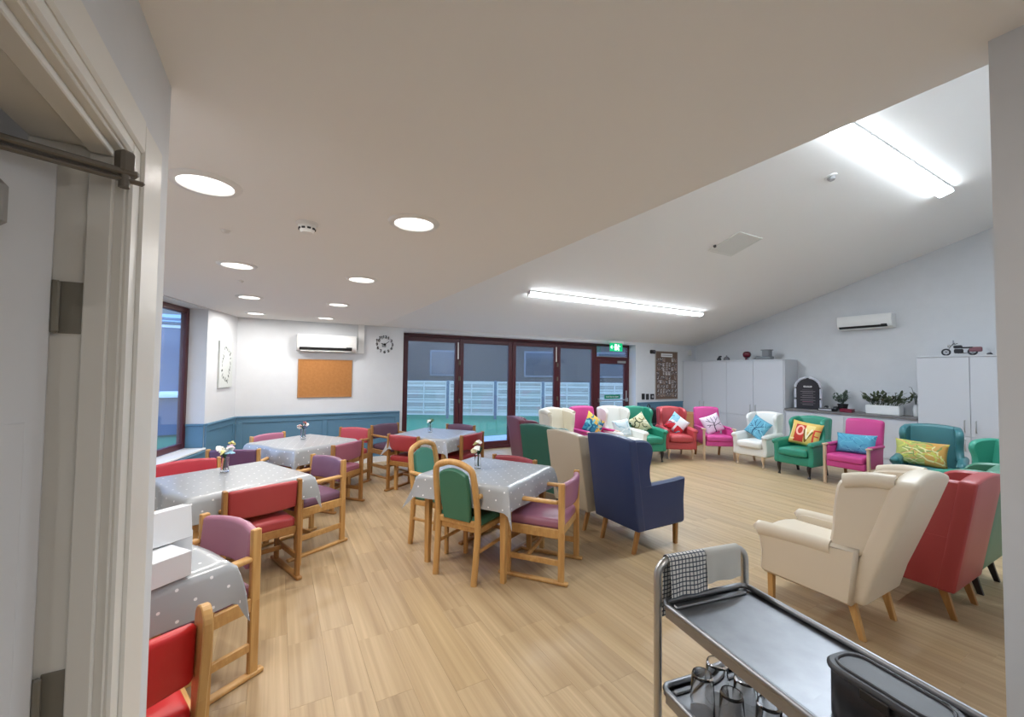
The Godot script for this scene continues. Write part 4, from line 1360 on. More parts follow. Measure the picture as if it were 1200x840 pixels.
func armchairs():
	var navy := rgb(42, 58, 98)
	var s1 := Vector3(0.87, 1.0, 0.92)
	var w4 := wing_chair(Vector2(3.1, -2.93), 1, 0, navy, "navy blue wing armchair near the pinkish mauve dining chair", "taper", M.wood_brown, false, Vector3(0.86, 1.05, 0.88), 0.17, true)
	wing_chair(Vector2(3.08, -3.58), 1, 0, rgb(186, 172, 150), "beige wing armchair with its back to the dining tables", "taper", M.wood_brown, false, s1, 0.17, true)
	wing_chair(Vector2(3.1, -4.22), 0.97, -0.2, rgb(34, 92, 76), "dark green wing armchair with its back to the dining tables", "taper", M.dark_wood, false, s1, 0.17, true)
	wing_chair(Vector2(3.3, -4.95), 0.96, 0.2, rgb(112, 58, 74), "plum purple wing armchair with its back to the glazed doors", "taper", M.wood_brown, false, s1, 0.17, true)
	wing_chair(Vector2(4.08, -5.42), 0.05, 1, rgb(236, 228, 208), "cream wing armchair with scrolled wings before the glazed doors", "taper", M.wood_brown, true, s1)
	var w6 := open_chair(Vector2(4.84, -5.62), -0.05, 1, rgb(200, 62, 132), "pink armchair between two white wing armchairs")
	var w7 := wing_chair(Vector2(5.38, -5.5), -0.12, 0.99, rgb(240, 238, 230), "white wing armchair beside the exit door", "cabriole", M.pale_wood, false, Vector3(0.88, 1.0, 0.95))
	var w8 := wing_chair(Vector2(6.02, -5.6), -0.3, 0.95, rgb(48, 144, 116), "emerald wing armchair with a gold leaf cushion", "cabriole", M.dark_wood, false, Vector3(0.88, 0.97, 0.92))
	var w9 := wing_chair(Vector2(6.78, -5.5), -0.52, 0.85, rgb(190, 74, 78), "coral red wing armchair on pale cabriole legs", "cabriole", M.pale_wood, false, Vector3(0.88, 0.95, 0.92))
	var w10 := open_chair(Vector2(7.39, -5.12), -0.55, 0.84, rgb(206, 74, 144), "pink armchair with a tree print cushion", Vector3(0.95, 0.95, 0.95))
	var w11 := wing_chair(Vector2(7.58, -4.38), -1, 0.06, rgb(236, 234, 228), "white wing armchair in front of the tall cabinet", "cabriole", M.pale_wood, false, Vector3(0.88, 0.93, 0.92))
	var w12 := wing_chair(Vector2(7.48, -3.6), -1, 0, rgb(48, 142, 116), "emerald wing armchair with an orange lettered cushion", "cabriole", M.dark_wood, false, Vector3(0.88, 0.93, 0.92))
	var w13 := open_chair(Vector2(7.48, -2.9), -1, 0, rgb(200, 66, 134), "pink armchair with a plain blue cushion", Vector3(0.92, 0.95, 0.95))
	var w14 := wing_chair(Vector2(7.2, -2.0), -0.97, 0.2, rgb(58, 116, 122), "teal wing armchair with a green and yellow cushion", "cabriole", M.dark_wood, false, Vector3(0.98, 0.98, 0.95))
	wing_chair(Vector2(6.5, -1.35), -0.85, -0.4, rgb(60, 150, 126), "sea green wing armchair in the far corner of the row", "taper", M.dark_wood, false, Vector3(0.95, 0.95, 0.95))
	wing_chair(Vector2(4.78, -1.32), 0, -1, rgb(62, 124, 98), "green wing armchair with black legs and its back to the wall", "taper", M.dark_wood, false, Vector3(0.85, 0.95, 0.92), 0.17, true)
	wing_chair(Vector2(4.14, -1.3), 0, -1, rgb(172, 66, 66), "red wing armchair between the cream and green ones", "taper", M.wood_brown, false, Vector3(0.85, 0.96, 0.92), 0.17, true)
	wing_chair(Vector2(3.36, -1.48), 0, -1, rgb(228, 214, 192), "large cream wing armchair with scrolled wings by the trolley", "taper", M.wood, true, Vector3(0.93, 1.02, 0.87), 0.42)
	# cushions
	var wht := rgb(236, 238, 240)
	var love := print_image(160, rgb(226, 186, 100), [
		[rgb(240, 214, 160), 0.06, [Vector2(0.06, 0.2), Vector2(0.06, 0.8), Vector2(0.2, 0.8)]],
		[rgb(244, 190, 170), 0.07, oval(0.38, 0.4, 0.12, 0.19)],
		[rgb(120, 84, 22), 0.05, [Vector2(0.52, 0.35), Vector2(0.6, 0.85), Vector2(0.8, 0.4)]],
		[rgb(246, 236, 200), 0.05, [Vector2(0.57, 0.3), Vector2(0.64, 0.72), Vector2(0.76, 0.3)]],
		[rgb(216, 70, 50), 0.06, [Vector2(0.98, 0.3), Vector2(0.84, 0.32), Vector2(0.84, 0.8), Vector2(0.98, 0.8)]],
		[rgb(216, 70, 50), 0.05, [Vector2(0.84, 0.55), Vector2(0.95, 0.55)]]], [[rgb(200, 56, 44), 0.2, 0.15, 0.34, 0.75], [rgb(240, 214, 140), 0.56, 0.12, 0.28, 0.3]])
	cushion(w12, love, "orange and red cushion with the word LOVE", Vector2(0.46, 0.4), -0.12, Vector3(0.02, 0, 0.0))
	cushion(w13, print_image(128, rgb(84, 160, 186), scribble(4, [rgb(120, 190, 208), rgb(50, 116, 156)], 26, 0.02)), "blue oblong cushion with faint sprigs", Vector2(0.5, 0.3), 0.02)
	cushion(w14, print_image(128, rgb(170, 176, 96), scribble(9, [rgb(200, 200, 96), rgb(204, 156, 96), rgb(128, 150, 84), rgb(222, 216, 160)], 50, 0.035), [[rgb(206, 156, 80), 0.6, 0.0, 0.4, 1.0]]), "green and yellow leafy oblong cushion", Vector2(0.5, 0.32), -0.05, Vector3(-0.08, 0, 0.06))
	cushion(w11, print_image(128, rgb(100, 166, 190), tree_strokes(rgb(16, 60, 96)) + scribble(2, [rgb(150, 210, 226)], 10, 0.02)), "turquoise cushion with a dark tree", Vector2(0.36, 0.36), -0.5, Vector3(-0.02, -0.02, 0.0))
	cushion(w10, print_image(128, rgb(226, 212, 224), tree_strokes(rgb(60, 48, 70))), "pale cushion with a bare tree print", Vector2(0.38, 0.36), 0.35, Vector3(0, -0.03, 0))
	cushion(w9, print_image(128, wht, scribble(6, [rgb(60, 140, 160), rgb(120, 180, 200)], 8, 0.04), [[rgb(204, 40, 54), 0.0, 0.62, 0.4, 0.38], [rgb(204, 40, 54), 0.52, 0.62, 0.48, 0.38], [rgb(150, 196, 214), 0.0, 0.0, 0.4, 0.5]]), "white, red and blue patchwork cushion", Vector2(0.36, 0.36), -0.7, Vector3(0.04, -0.06, 0.02))
	cushion(w8, print_image(128, rgb(206, 198, 160), scribble(12, [rgb(110, 96, 50), rgb(60, 70, 50), rgb(230, 226, 206)], 22, 0.05)), "cream cushion with dark gold leaves", Vector2(0.36, 0.36), 0.5, Vector3(-0.05, -0.04, 0))
	cushion(w7, print_image(128, rgb(210, 222, 226), scribble(15, [rgb(160, 196, 210), rgb(236, 240, 240)], 16, 0.05)), "pale blue and white cushion", Vector2(0.36, 0.3), 0.1, Vector3(0.0, 0, 0.04))
	cushion(w6, print_image(128, rgb(228, 186, 84), scribble(18, [rgb(30, 120, 150), rgb(20, 90, 130), rgb(120, 190, 200)], 30, 0.07), [[rgb(40, 130, 160), 0.0, 0.5, 0.6, 0.5]]), "yellow and turquoise floral cushion", Vector2(0.38, 0.38), -0.6, Vector3(0.0, -0.03, 0.03))
	cushion(w4, print_image(128, rgb(196, 212, 226), scribble(21, [rgb(150, 180, 206), rgb(230, 236, 240)], 16, 0.05)), "pale blue cushion on the navy armchair", Vector2(0.36, 0.34), 0.1, Vector3(0.12, 0, 0.1))

# ------------------------------------------------------------------ things on and by the walls
func air_con(at: Vector3, turn: float, w: float, label: String) -> Node3D:
	var t := thing("air_conditioner", label, "air conditioner", at, turn, "wall air conditioners")
	var poly := curve2([Vector2(0.0, -0.13), Vector2(0.13, -0.12), Vector2(0.185, -0.06), Vector2(0.2, 0.05), Vector2(0.19, 0.12), Vector2(0.17, 0.14), Vector2(0.0, 0.14)], 2)
	part(t, "body", prism_mesh(poly, w, 0.008, false, Transform3D(SIDE, Vector3.ZERO)), M.white)
	var lv := part(t, "air_slot", box_mesh(Vector3(w * 0.88, 0.05, 0.012), 0.002), M.black, Vector3(-0.02, -0.088, 0.17))
	lv.rotation.x = 0.74
	var fl := part(t, "louvre", box_mesh(Vector3(w * 0.84, 0.006, 0.05), 0.002), M.white, Vector3(-0.02, -0.122, 0.148))
	fl.rotation.x = 0.25
	part(t, "display", box_mesh(Vector3(0.09, 0.03, 0.006), 0.002), M.black, Vector3(w * 0.5 - 0.12, -0.07, 0.19))
	return t

func wall_things():
	var ac := air_con(Vector3(0.71, 2.04, BACK + 0.001), 0.0, 0.9, "white wall air conditioner above the cork board")
	air_con(Vector3(10.199, 2.67, -3.7), -PI / 2, 0.88, "white wall air conditioner on the tall gable wall")
	single("pipe_cover", box_wall([[Vector3(1.2, 1.9, BACK), Vector3(1.3, CEIL, BACK + 0.06)], [Vector3(1.16, 1.9, BACK), Vector3(1.2, 1.96, BACK + 0.05)]]), M.white, "white pipe cover from air conditioner to ceiling", "trunking")
	# cork board
	var cb := thing("cork_board", "plain brown cork board under the air conditioner", "notice board", Vector3(0.705, 1.465, BACK + 0.012))
	part(cb, "cork", box_mesh(Vector3(0.8, 0.6, 0.014), 0.001), M.cork)
	part(cb, "edge_frame", frame_upright(0.83, 0.63, 0.018, 0.022), mat(rgb(170, 120, 70), 0.6))
	# stick-on clock
	var ck := thing("wall_clock", "wall clock made of separate dark numerals around small hands", "clock", Vector3(1.66, 2.075, BACK + 0.001))
	var sf := SystemFont.new()
	sf.font_names = PackedStringArray(["Droid Sans"])
	sf.font_weight = 700
	for k in 12:
		var tm := TextMesh.new()
		tm.text = str(k + 1)
		tm.font = sf
		tm.font_size = 16
		tm.pixel_size = 0.0042
		tm.depth = 0.008
		var a := TAU * (k + 1) / 12.0
		part(ck, "numeral", tm, M.black, Vector3(sin(a) * 0.135, cos(a) * 0.135, 0.005))
	part(ck, "movement", lathe_mesh([Vector2(0, 0.02), Vector2(0.02, 0.02), Vector2(0.022, 0.0)], 12), M.black).rotation.x = PI / 2
	var hd := part(ck, "hour_hand", box_mesh(Vector3(0.012, 0.07, 0.003), 0.001, Vector3(0, 0.03, 0)), M.black, Vector3(0, 0, 0.022))
	hd.rotation.z = 1.3
	var mh := part(ck, "minute_hand", box_mesh(Vector3(0.009, 0.1, 0.003), 0.001, Vector3(0, 0.045, 0)), M.black, Vector3(0, 0, 0.026))
	mh.rotation.z = -0.9
	part(ck, "quartz_box", box_mesh(Vector3(0.07, 0.06, 0.016), 0.003), mat(rgb(150, 152, 156), 0.6), Vector3(-0.01, -0.02, 0.009))
	# canvas with printed ovals of leaves on the angled wall
	var t := Vector3(-0.287, 0, 0.958).normalized()
	var inw := -t.cross(Vector3.UP)
	var strokes := []
	for k in 26:
		var a := TAU * k / 26.0
		var c := Vector2(0.5 + 0.3 * sin(a), 0.5 + 0.36 * cos(a))
		strokes.append([rgb(110, 118, 114) if k % 3 else rgb(70, 76, 74), 0.045 if k % 2 else 0.03, [c, c + Vector2(0.06 * cos(a * 3.0), 0.05 * sin(a * 5.0))]])
	var cv := thing("wall_canvas", "white canvas with a ring of small grey leaves", "picture", Vector3(-0.55, 1.67, BACK) + t * 0.4 + inw * 0.025)
	cv.basis = Basis(-t, Vector3.UP, inw)
	part(cv, "canvas", card_mesh(0.42, 0.66, 0.024), print_mat(print_image(160, rgb(208, 212, 210), strokes), 0.8))
	# photo pinboard by the exit
	var pb := thing("photo_pinboard", "tall pinboard covered with small photographs beside the exit door", "notice board", Vector3(9.0, 1.575, BACK + 0.012))
	part(pb, "board", box_mesh(Vector3(0.82, 1.24, 0.014), 0.001), mat(rgb(112, 92, 80), 0.9))
	part(pb, "edge_frame", frame_upright(0.85, 1.27, 0.02, 0.022), mat(rgb(150, 140, 134), 0.6))
	var head := print_image(64, rgb(226, 226, 226), [[rgb(60, 60, 64), 0.14, [Vector2(0.1, 0.5), Vector2(0.42, 0.5)]], [rgb(60, 60, 64), 0.14, [Vector2(0.52, 0.5), Vector2(0.9, 0.5)]]])
	part(pb, "heading_card", card_mesh(0.44, 0.09, 0.002), print_mat(head), Vector3(0, 0.53, 0.01))
	var rng := RandomNumberGenerator.new()
	rng.seed = 77
	var tones := [rgb(84, 76, 78), rgb(160, 150, 146), rgb(206, 200, 198), rgb(104, 90, 88), rgb(52, 48, 54), rgb(150, 128, 118), rgb(120, 118, 128), rgb(216, 212, 210)]
	var card_mats := []
	for c in 6:
		card_mats.append(print_mat(print_image(48, tones[c], scribble(100 + c, tones, 12, 0.16)), 0.5))
	var cm := card_mesh(0.1, 0.1, 0.002)
	for r in 9:
		for c in 7:
			if rng.randf() < 0.1:
				continue
			var pc := part(pb, "photo", cm, card_mats[rng.randi() % 6], Vector3(-0.33 + c * 0.11 + rng.randf_range(-0.012, 0.012), 0.4 - r * 0.115 + rng.randf_range(-0.012, 0.012), 0.010 + 0.0015 * ((r + c) % 2)))
			pc.scale = Vector3(rng.randf_range(0.75, 1.0), rng.randf_range(0.8, 1.15), 1)
			pc.rotation.z = rng.randf_range(-0.08, 0.08)
	# switches and sensors
	var sw := box_mesh(Vector3(0.09, 0.15, 0.03), 0.006)
	single("wall_switch", sw, M.black, "black key switch nearest the exit door frame", "switch", Vector3(8.13, 1.03, BACK + 0.016))
	single("wall_switch", sw, mat(rgb(30, 30, 36), 0.4), "black call point next to the key switch", "switch", Vector3(8.28, 1.02, BACK + 0.016))
	var sq := thing("door_release", "square door release button below the photo pinboard corner", "switch", Vector3(8.46, 1.02, BACK + 0.012))
	part(sq, "plate", box_mesh(Vector3(0.13, 0.14, 0.02), 0.004), M.black)
	part(sq, "button", box_mesh(Vector3(0.06, 0.06, 0.012), 0.004), mat(rgb(170, 170, 174), 0.5), Vector3(0, 0, 0.014))
	var cam := thing("motion_sensor", "small black motion sensor at the corner of the photo pinboard", "sensor", Vector3(8.47, 2.18, BACK + 0.02))
	part(cam, "body", pad_mesh(Vector3(0.09, 0.05, 0.03), 0.025, Vector3.ZERO, null, 2, 2), M.black)
	part(cam, "lens", lathe_mesh([Vector2(0, 0.012), Vector2(0.015, 0.01), Vector2(0.02, 0)], 12), mat(rgb(110, 110, 120), 0.2), Vector3(0.02, 0, 0.03)).rotation.x = PI / 2
	single("alarm_sounder", pad_mesh(Vector3(0.04, 0.08, 0.04), 0.03, Vector3.ZERO, null, 2, 2), M.offwhite, "small white alarm sounder in the corner by the tall cabinet", "alarm", Vector3(9.9, 2.2, BACK + 0.045))
	# bag and carton on the floor behind the chairs
	var bag := thing("backpack", "black backpack behind the coral red armchair", "bag", Vector3(6.86, 0, -6.22), 0.3)
	part(bag, "body", pad_mesh(Vector3(0.17, 0.3, 0.11), 0.09, Vector3(0, 0.6, 0), func(p: Vector3): return Vector3(p.x * (1.12 - 0.3 * p.y), p.y, p.z)), mat(rgb(24, 25, 32), 0.8))
	part(bag, "pocket", pad_mesh(Vector3(0.12, 0.12, 0.04), 0.035, Vector3(0, 0.46, 0.12)), mat(rgb(30, 31, 38), 0.8))
	part(bag, "strap", tube_mesh(curve([Vector3(-0.08, 0.88, -0.02), Vector3(-0.03, 0.95, -0.03), Vector3(0.04, 0.95, -0.03), Vector3(0.08, 0.88, -0.02)], 3), 0.012, 6), M.black)
	var stool := thing("bag_stool", "low dark stool under the black backpack", "stool", Vector3(6.86, 0, -6.22), 0.3)
	part(stool, "seat", box_mesh(Vector3(0.36, 0.03, 0.3), 0.006), M.dark_wood, Vector3(0, 0.283, 0))
	for sx in [-1.0, 1.0]:
		for sz in [-1.0, 1.0]:
			part(stool, "leg", box_mesh(Vector3(0.03, 0.268, 0.03), 0.004), M.dark_wood, Vector3(sx * 0.15, 0.134, sz * 0.12))
	var box := thing("cardboard_carton", "plain brown cardboard carton behind the pink tree cushion chair", "box", Vector3(8.3, 0, -6.35), 0.2)
	var kraft := mat(rgb(186, 130, 82), 0.85)
	part(box, "body", box_mesh(Vector3(0.5, 0.72, 0.4), 0.003), kraft, Vector3(0, 0.36, 0))
	for s in [-1.0, 1.0]:
		part(box, "flap", box_mesh(Vector3(0.5, 0.004, 0.198), 0.001), kraft, Vector3(0, 0.7225, s * 0.1))

# ------------------------------------------------------------------ cabinets along the gable wall
func tall_cabinet(z0: float, z1: float, cuts: Array, label: String) -> Node3D:
	var X := 9.65
	var t := thing("tall_cabinet", label, "cabinet", Vector3(X, 0, (z0 + z1) * 0.5), 0.0, "tall grey white cabinets")
	var h := 1.96
	var zc := (z0 + z1) * 0.5
	part(t, "carcass", span(Vector3(0.02, 0, z0 - zc), Vector3(0.547, h - 0.02, z1 - zc), 0.003), M.cabinet)
	part(t, "top_board", span(Vector3(-0.012, h - 0.02, z0 - zc), Vector3(0.547, h + 0.006, z1 - zc + 0.004), 0.003), M.cabinet)
	for k in cuts.size() - 1:
		var a: float = cuts[k] + 0.003 - zc
		var b: float = cuts[k + 1] - 0.003 - zc
		for lv in [[0.08, 0.655], [0.661, h - 0.026]]:
			var d := part(t, "door", box_mesh(Vector3(0.02, lv[1] - lv[0], b - a), 0.003), M.cabinet, Vector3(0.008, (lv[0] + lv[1]) * 0.5, (a + b) * 0.5))
			var hz := (b - a) * 0.5 - 0.06 if k % 2 == 0 else -(b - a) * 0.5 + 0.06
			var hy: float = -(lv[1] - lv[0]) * 0.5 + 0.16 if lv[0] > 0.5 else (lv[1] - lv[0]) * 0.5 - 0.14
			var st := st_new()
			tube(st, [Vector3(-0.012, -0.09, 0), Vector3(-0.042, -0.09, 0), Vector3(-0.042, 0.09, 0), Vector3(-0.012, 0.09, 0)], 0.007, 8)
			part(d, "handle", fin(st), M.steel, Vector3(0, hy, hz))
	return t

func plant(at: Vector3, label: String, pot: Mesh, pot_m: Material, n: int, spread: float, tall: float, col: Color, sd: int, base_y: float, lscale := 1.0, long_ := 0.0):
	var t := thing("potted_plant", label, "plant", at)
	part(t, "pot", pot, pot_m)
	var rng := RandomNumberGenerator.new()
	rng.seed = sd
	var lm := [mat(col, 0.6), mat(col.lightened(0.12), 0.6), mat(col.darkened(0.2), 0.6)]
	for k in n:
		var a := rng.randf() * TAU
		var z := rng.randf_range(-long_, long_)
		var tip := Vector3(cos(a) * spread * rng.randf_range(0.3, 1.0), base_y + tall * rng.randf_range(0.35, 1.0), sin(a) * spread * rng.randf_range(0.3, 1.0) + z * 1.6)
		var root := Vector3(0, base_y - 0.02, z)
		part(t, "stem", tube_mesh(curve([root, root.lerp(tip, 0.5) + Vector3(0, 0.04, 0), tip], 3), 0.004, 5), lm[2])
		for j in 4:
			var lf := part(t, "leaf", cached("leafbig", func(): return prism_mesh(curve2([Vector2(0, 0), Vector2(0.026, 0.03), Vector2(0.022, 0.07), Vector2(0, 0.1), Vector2(-0.022, 0.07), Vector2(-0.026, 0.03), Vector2(0, 0.001)], 3), 0.003, 0.0)), lm[(k + j) % 3], root.lerp(tip, 0.45 + 0.18 * j))
			lf.rotation = Vector3(rng.randf_range(0.2, 1.5), rng.randf() * TAU, rng.randf_range(-0.4, 0.4))
			lf.scale = Vector3.ONE * lscale * rng.randf_range(0.8, 1.2)

func cabinets():
	tall_cabinet(BACK + 0.001, -4.98, [BACK + 0.02, -7.0, -6.32, -5.67, -5.0], "tall grey white cabinet in the corner by the photo pinboard")
	tall_cabinet(-2.82, -0.6, [-2.82, -2.19, -1.58, -0.95], "tall grey white cabinet behind the teal armchair")
	# low unit with worktop
	var lu := thing("low_cupboard", "low grey white cupboard between the tall cabinets", "cabinet", Vector3(9.65, 0, -3.9))
	part(lu, "carcass", span(Vector3(0.02, 0, -1.07), Vector3(0.547, 0.86, 1.07), 0.003), M.cabinet)
	for k in 4:
		var d := part(lu, "door", box_mesh(Vector3(0.02, 0.7, 0.525), 0.003), M.cabinet, Vector3(0.008, 0.47, -0.8 + k * 0.535))
		var st := st_new()
		tube(st, [Vector3(-0.012, -0.09, 0), Vector3(-0.042, -0.09, 0), Vector3(-0.042, 0.09, 0), Vector3(-0.012, 0.09, 0)], 0.007, 8)
		part(d, "handle", fin(st), M.steel, Vector3(0, 0.16, 0.2 if k % 2 == 0 else -0.2))
	single("worktop", span(Vector3(9.62, 0.862, -4.975), Vector3(10.198, 0.898, -2.825), 0.004), M.worktop, "grey worktop over the low cupboard", "worktop")
	var wy := 0.899
	# arch topped black letter board in a segmented pale frame
	var ar := thing("arched_menu_board", "black arch topped board with pale segmented edge on the worktop", "board", Vector3(9.86, wy, -4.62), -PI / 2 + 0.25)
	var arch := PackedVector2Array([Vector2(-0.22, 0), Vector2(0.22, 0), Vector2(0.22, 0.44)])
	for k in range(1, 12):
		var a := PI * k / 12.0
		arch.append(Vector2(cos(a) * 0.22, 0.44 + sin(a) * 0.22))
	arch.append(Vector2(-0.22, 0.44))
	part(ar, "board", prism_mesh(arch, 0.04, 0.004), mat(rgb(30, 28, 34), 0.5))
	var rim := mat(rgb(205, 206, 216), 0.35)
	for s in [-1.0, 1.0]:
		for q in [[0.0, 0.2], [0.215, 0.43]]:
			part(ar, "edge_strip", tube_mesh([Vector3(s * 0.225, q[0] + 0.02, 0.01), Vector3(s * 0.225, q[1], 0.01)], 0.024, 10), rim)
		var pts := []
		for k in 7:
			var a := PI * (0.03 + 0.43 * k / 6.0)
			pts.append(Vector3(s * cos(a) * 0.225, 0.44 + sin(a) * 0.225, 0.01))
		part(ar, "edge_strip", tube_mesh(pts, 0.024, 10), rim)
	var lines := []
	for k in 11:
		var half := 0.36 if k % 2 else 0.26
		lines.append([rgb(150, 140, 144) if k != 8 else rgb(170, 110, 130), 0.014, [Vector2(0.5 - half, 0.3 + k * 0.06), Vector2(0.5 + half, 0.3 + k * 0.06)]])
	lines.append([rgb(200, 196, 196), 0.07, [Vector2(0.32, 0.16), Vector2(0.68, 0.16)]])
	for k in 6:
		lines.append([rgb(30, 28, 34), 0.02, [Vector2(0.36 + k * 0.056, 0.1), Vector2(0.36 + k * 0.056, 0.16)]])
	part(ar, "letter_panel", card_mesh(0.36, 0.52, 0.004), print_mat(print_image(128, rgb(34, 31, 38), lines), 0.5), Vector3(0, 0.3, 0.025))
	var pot1 := lathe_mesh([Vector2(0.0, 0.0), Vector2(0.06, 0.0), Vector2(0.085, 0.13), Vector2(0.09, 0.13), Vector2(0.09, 0.15), Vector2(0.078, 0.15), Vector2(0.07, 0.12), Vector2(0.0, 0.12)], 20)
	plant(Vector3(9.92, wy, -4.02), "small leafy plant in a black pot on the worktop", pot1, M.black, 20, 0.18, 0.26, rgb(80, 98, 84), 4, 0.14, 0.7)
	var pst := st_new()
	cbox(pst, Vector3(0, 0.085, 0), Vector3(0.2, 0.17, 0.5), 0.012)
	plant(Vector3(9.9, wy, -3.36), "bushy green plant in a long white planter", fin(pst), M.white, 44, 0.2, 0.24, rgb(70, 82, 50), 9, 0.17, 0.75, 0.2)
	var pot3 := lathe_mesh([Vector2(0.0, 0.0), Vector2(0.035, 0.0), Vector2(0.045, 0.12), Vector2(0.03, 0.2), Vector2(0.034, 0.21)], 16)
	plant(Vector3(10.02, wy, -2.95), "thin twiggy plant in a slim white vase beside the cabinet", pot3, M.white, 6, 0.14, 0.34, rgb(130, 138, 128), 13, 0.2, 0.55)
	var spk := thing("small_speaker", "small black round speaker beside the arched board", "speaker", Vector3(9.9, wy, -4.3))
	part(spk, "body", pad_mesh(Vector3(0.035, 0.05, 0.035), 0.03, Vector3(0, 0.05, 0), null, 2, 2), M.black)
	part(spk, "ring", lathe_mesh([Vector2(0.036, 0.045), Vector2(0.038, 0.05), Vector2(0.036, 0.055)], 16), M.steel)
	var spk2 := thing("small_speaker", "small black round speaker beside the black plant pot", "speaker", Vector3(9.82, wy, -4.1))
	part(spk2, "body", pad_mesh(Vector3(0.04, 0.05, 0.04), 0.03, Vector3(0, 0.05, 0), null, 2, 2), M.black)
	part(spk2, "ring", lathe_mesh([Vector2(0.041, 0.045), Vector2(0.043, 0.05), Vector2(0.041, 0.055)], 16), M.steel)
	var tin := thing("maroon_tin", "flat maroon tin on the worktop before the leafy plant", "tin", Vector3(9.75, wy, -3.88), 0.1)
	part(tin, "body", box_mesh(Vector3(0.16, 0.05, 0.2), 0.008), mat(rgb(120, 24, 50), 0.4), Vector3(0, 0.026, 0))
	part(tin, "lid", box_mesh(Vector3(0.166, 0.014, 0.206), 0.005), mat(rgb(130, 28, 56), 0.4), Vector3(0, 0.058, 0))
	var dev := thing("media_player", "flat black media player on the worktop edge", "player", Vector3(9.72, wy, -4.22), 0.1)
	part(dev, "case", box_mesh(Vector3(0.16, 0.05, 0.26), 0.005), M.black, Vector3(0, 0.026, 0))
	part(dev, "front_panel", box_mesh(Vector3(0.004, 0.03, 0.22), 0.001), M.steel, Vector3(-0.081, 0.026, 0))
	# ornaments on the cabinets
	var ty := 1.967
	var cone := lathe_mesh([Vector2(0, 0), Vector2(0.055, 0.0), Vector2(0.05, 0.04), Vector2(0.02, 0.09), Vector2(0.0, 0.12)], 14)
	var b1 := thing("bird_ornament", "small dark bird ornament alone at the corner end of the cabinet", "ornament", Vector3(9.8, ty, -6.62), 0.6)
	part(b1, "body", cone, mat(rgb(44, 48, 54), 0.5))
	part(b1, "head", pad_mesh(Vector3(0.022, 0.02, 0.03), 0.019, Vector3(0, 0.1, 0.03), null, 2, 1), mat(rgb(44, 48, 54), 0.5))
	var b2 := thing("bell_ornament", "small grey dome shaped ornament with a knob", "ornament", Vector3(9.8, ty, -6.42))
	part(b2, "dome", lathe_mesh([Vector2(0, 0), Vector2(0.075, 0), Vector2(0.07, 0.05), Vector2(0.035, 0.09), Vector2(0, 0.1)], 16), mat(rgb(110, 108, 112), 0.4))
	part(b2, "knob", lathe_mesh([Vector2(0, 0.095), Vector2(0.012, 0.1), Vector2(0.015, 0.115), Vector2(0, 0.13)], 10), mat(rgb(110, 108, 112), 0.4))
	var hen := thing("hen_ornament", "maroon glass hen shaped jug on the tall cabinet", "ornament", Vector3(9.8, ty, -5.9), 0.4)
	part(hen, "body", pad_mesh(Vector3(0.11, 0.075, 0.085), 0.07, Vector3(0, 0.12, 0), func(p: Vector3): return p + Vector3(0, 0.25 * absf(p.x) * (1.0 if p.x > 0 else 0.6), 0)), mat(rgb(96, 16, 40), 0.25))
	part(hen, "foot", lathe_mesh([Vector2(0, 0), Vector2(0.05, 0), Vector2(0.035, 0.05), Vector2(0, 0.06)], 14), mat(rgb(150, 150, 155), 0.3))
	part(hen, "beak", lathe_mesh([Vector2(0.03, 0), Vector2(0.02, 0.04), Vector2(0, 0.07)], 10), mat(rgb(96, 16, 40), 0.25), Vector3(-0.09, 0.03, 0)).rotation.z = 2.6
	var en := thing("toy_engine", "grey model steam engine on the tall cabinet", "model", Vector3(9.8, ty, -5.45))
	var gm := mat(rgb(128, 132, 136), 0.5)
	part(en, "cab", box_mesh(Vector3(0.14, 0.14, 0.16), 0.01), gm, Vector3(0, 0.14, 0.02))
	part(en, "roof", box_mesh(Vector3(0.17, 0.02, 0.2), 0.006), gm, Vector3(0, 0.218, 0.02))
	part(en, "chassis", box_mesh(Vector3(0.15, 0.06, 0.32), 0.01), gm, Vector3(0, 0.04, -0.02))
	part(en, "plough", prism_mesh(PackedVector2Array([Vector2(0, 0), Vector2(0.1, 0), Vector2(0, 0.07)]), 0.14, 0.003, false, Transform3D(Basis(Vector3(0, 0, -1), Vector3.UP, Vector3(1, 0, 0)), Vector3(0, 0.01, -0.17))), gm)
	model_motorbike(Vector3(9.82, ty, -2.32))
	var car := thing("model_car", "low dark model car near the end of the cabinet", "model", Vector3(9.82, ty, -1.72))
	part(car, "body", pad_mesh(Vector3(0.07, 0.03, 0.16), 0.025, Vector3(0, 0.045, 0), func(p: Vector3): return p + Vector3(0, 0.03 if absf(p.z) < 0.08 and p.y > 0.05 else 0.0, 0)), mat(rgb(86, 74, 84), 0.35))
	for sx in [-1.0, 1.0]:
		for sz in [-1.0, 1.0]:
			part(car, "wheel", lathe_mesh([Vector2(0, -0.012), Vector2(0.026, -0.012), Vector2(0.026, 0.012), Vector2(0, 0.012)], 14), M.black, Vector3(sx * 0.06, 0.026, sz * 0.1)).rotation.z = PI / 2
	single("pebble_ornament", lathe_mesh([Vector2(0, 0), Vector2(0.03, 0.0), Vector2(0.034, 0.02), Vector2(0.015, 0.04), Vector2(0, 0.042)], 12), mat(rgb(90, 88, 94), 0.5), "tiny dark ornament between motorbike and model car", "ornament", Vector3(9.8, ty, -2.0))

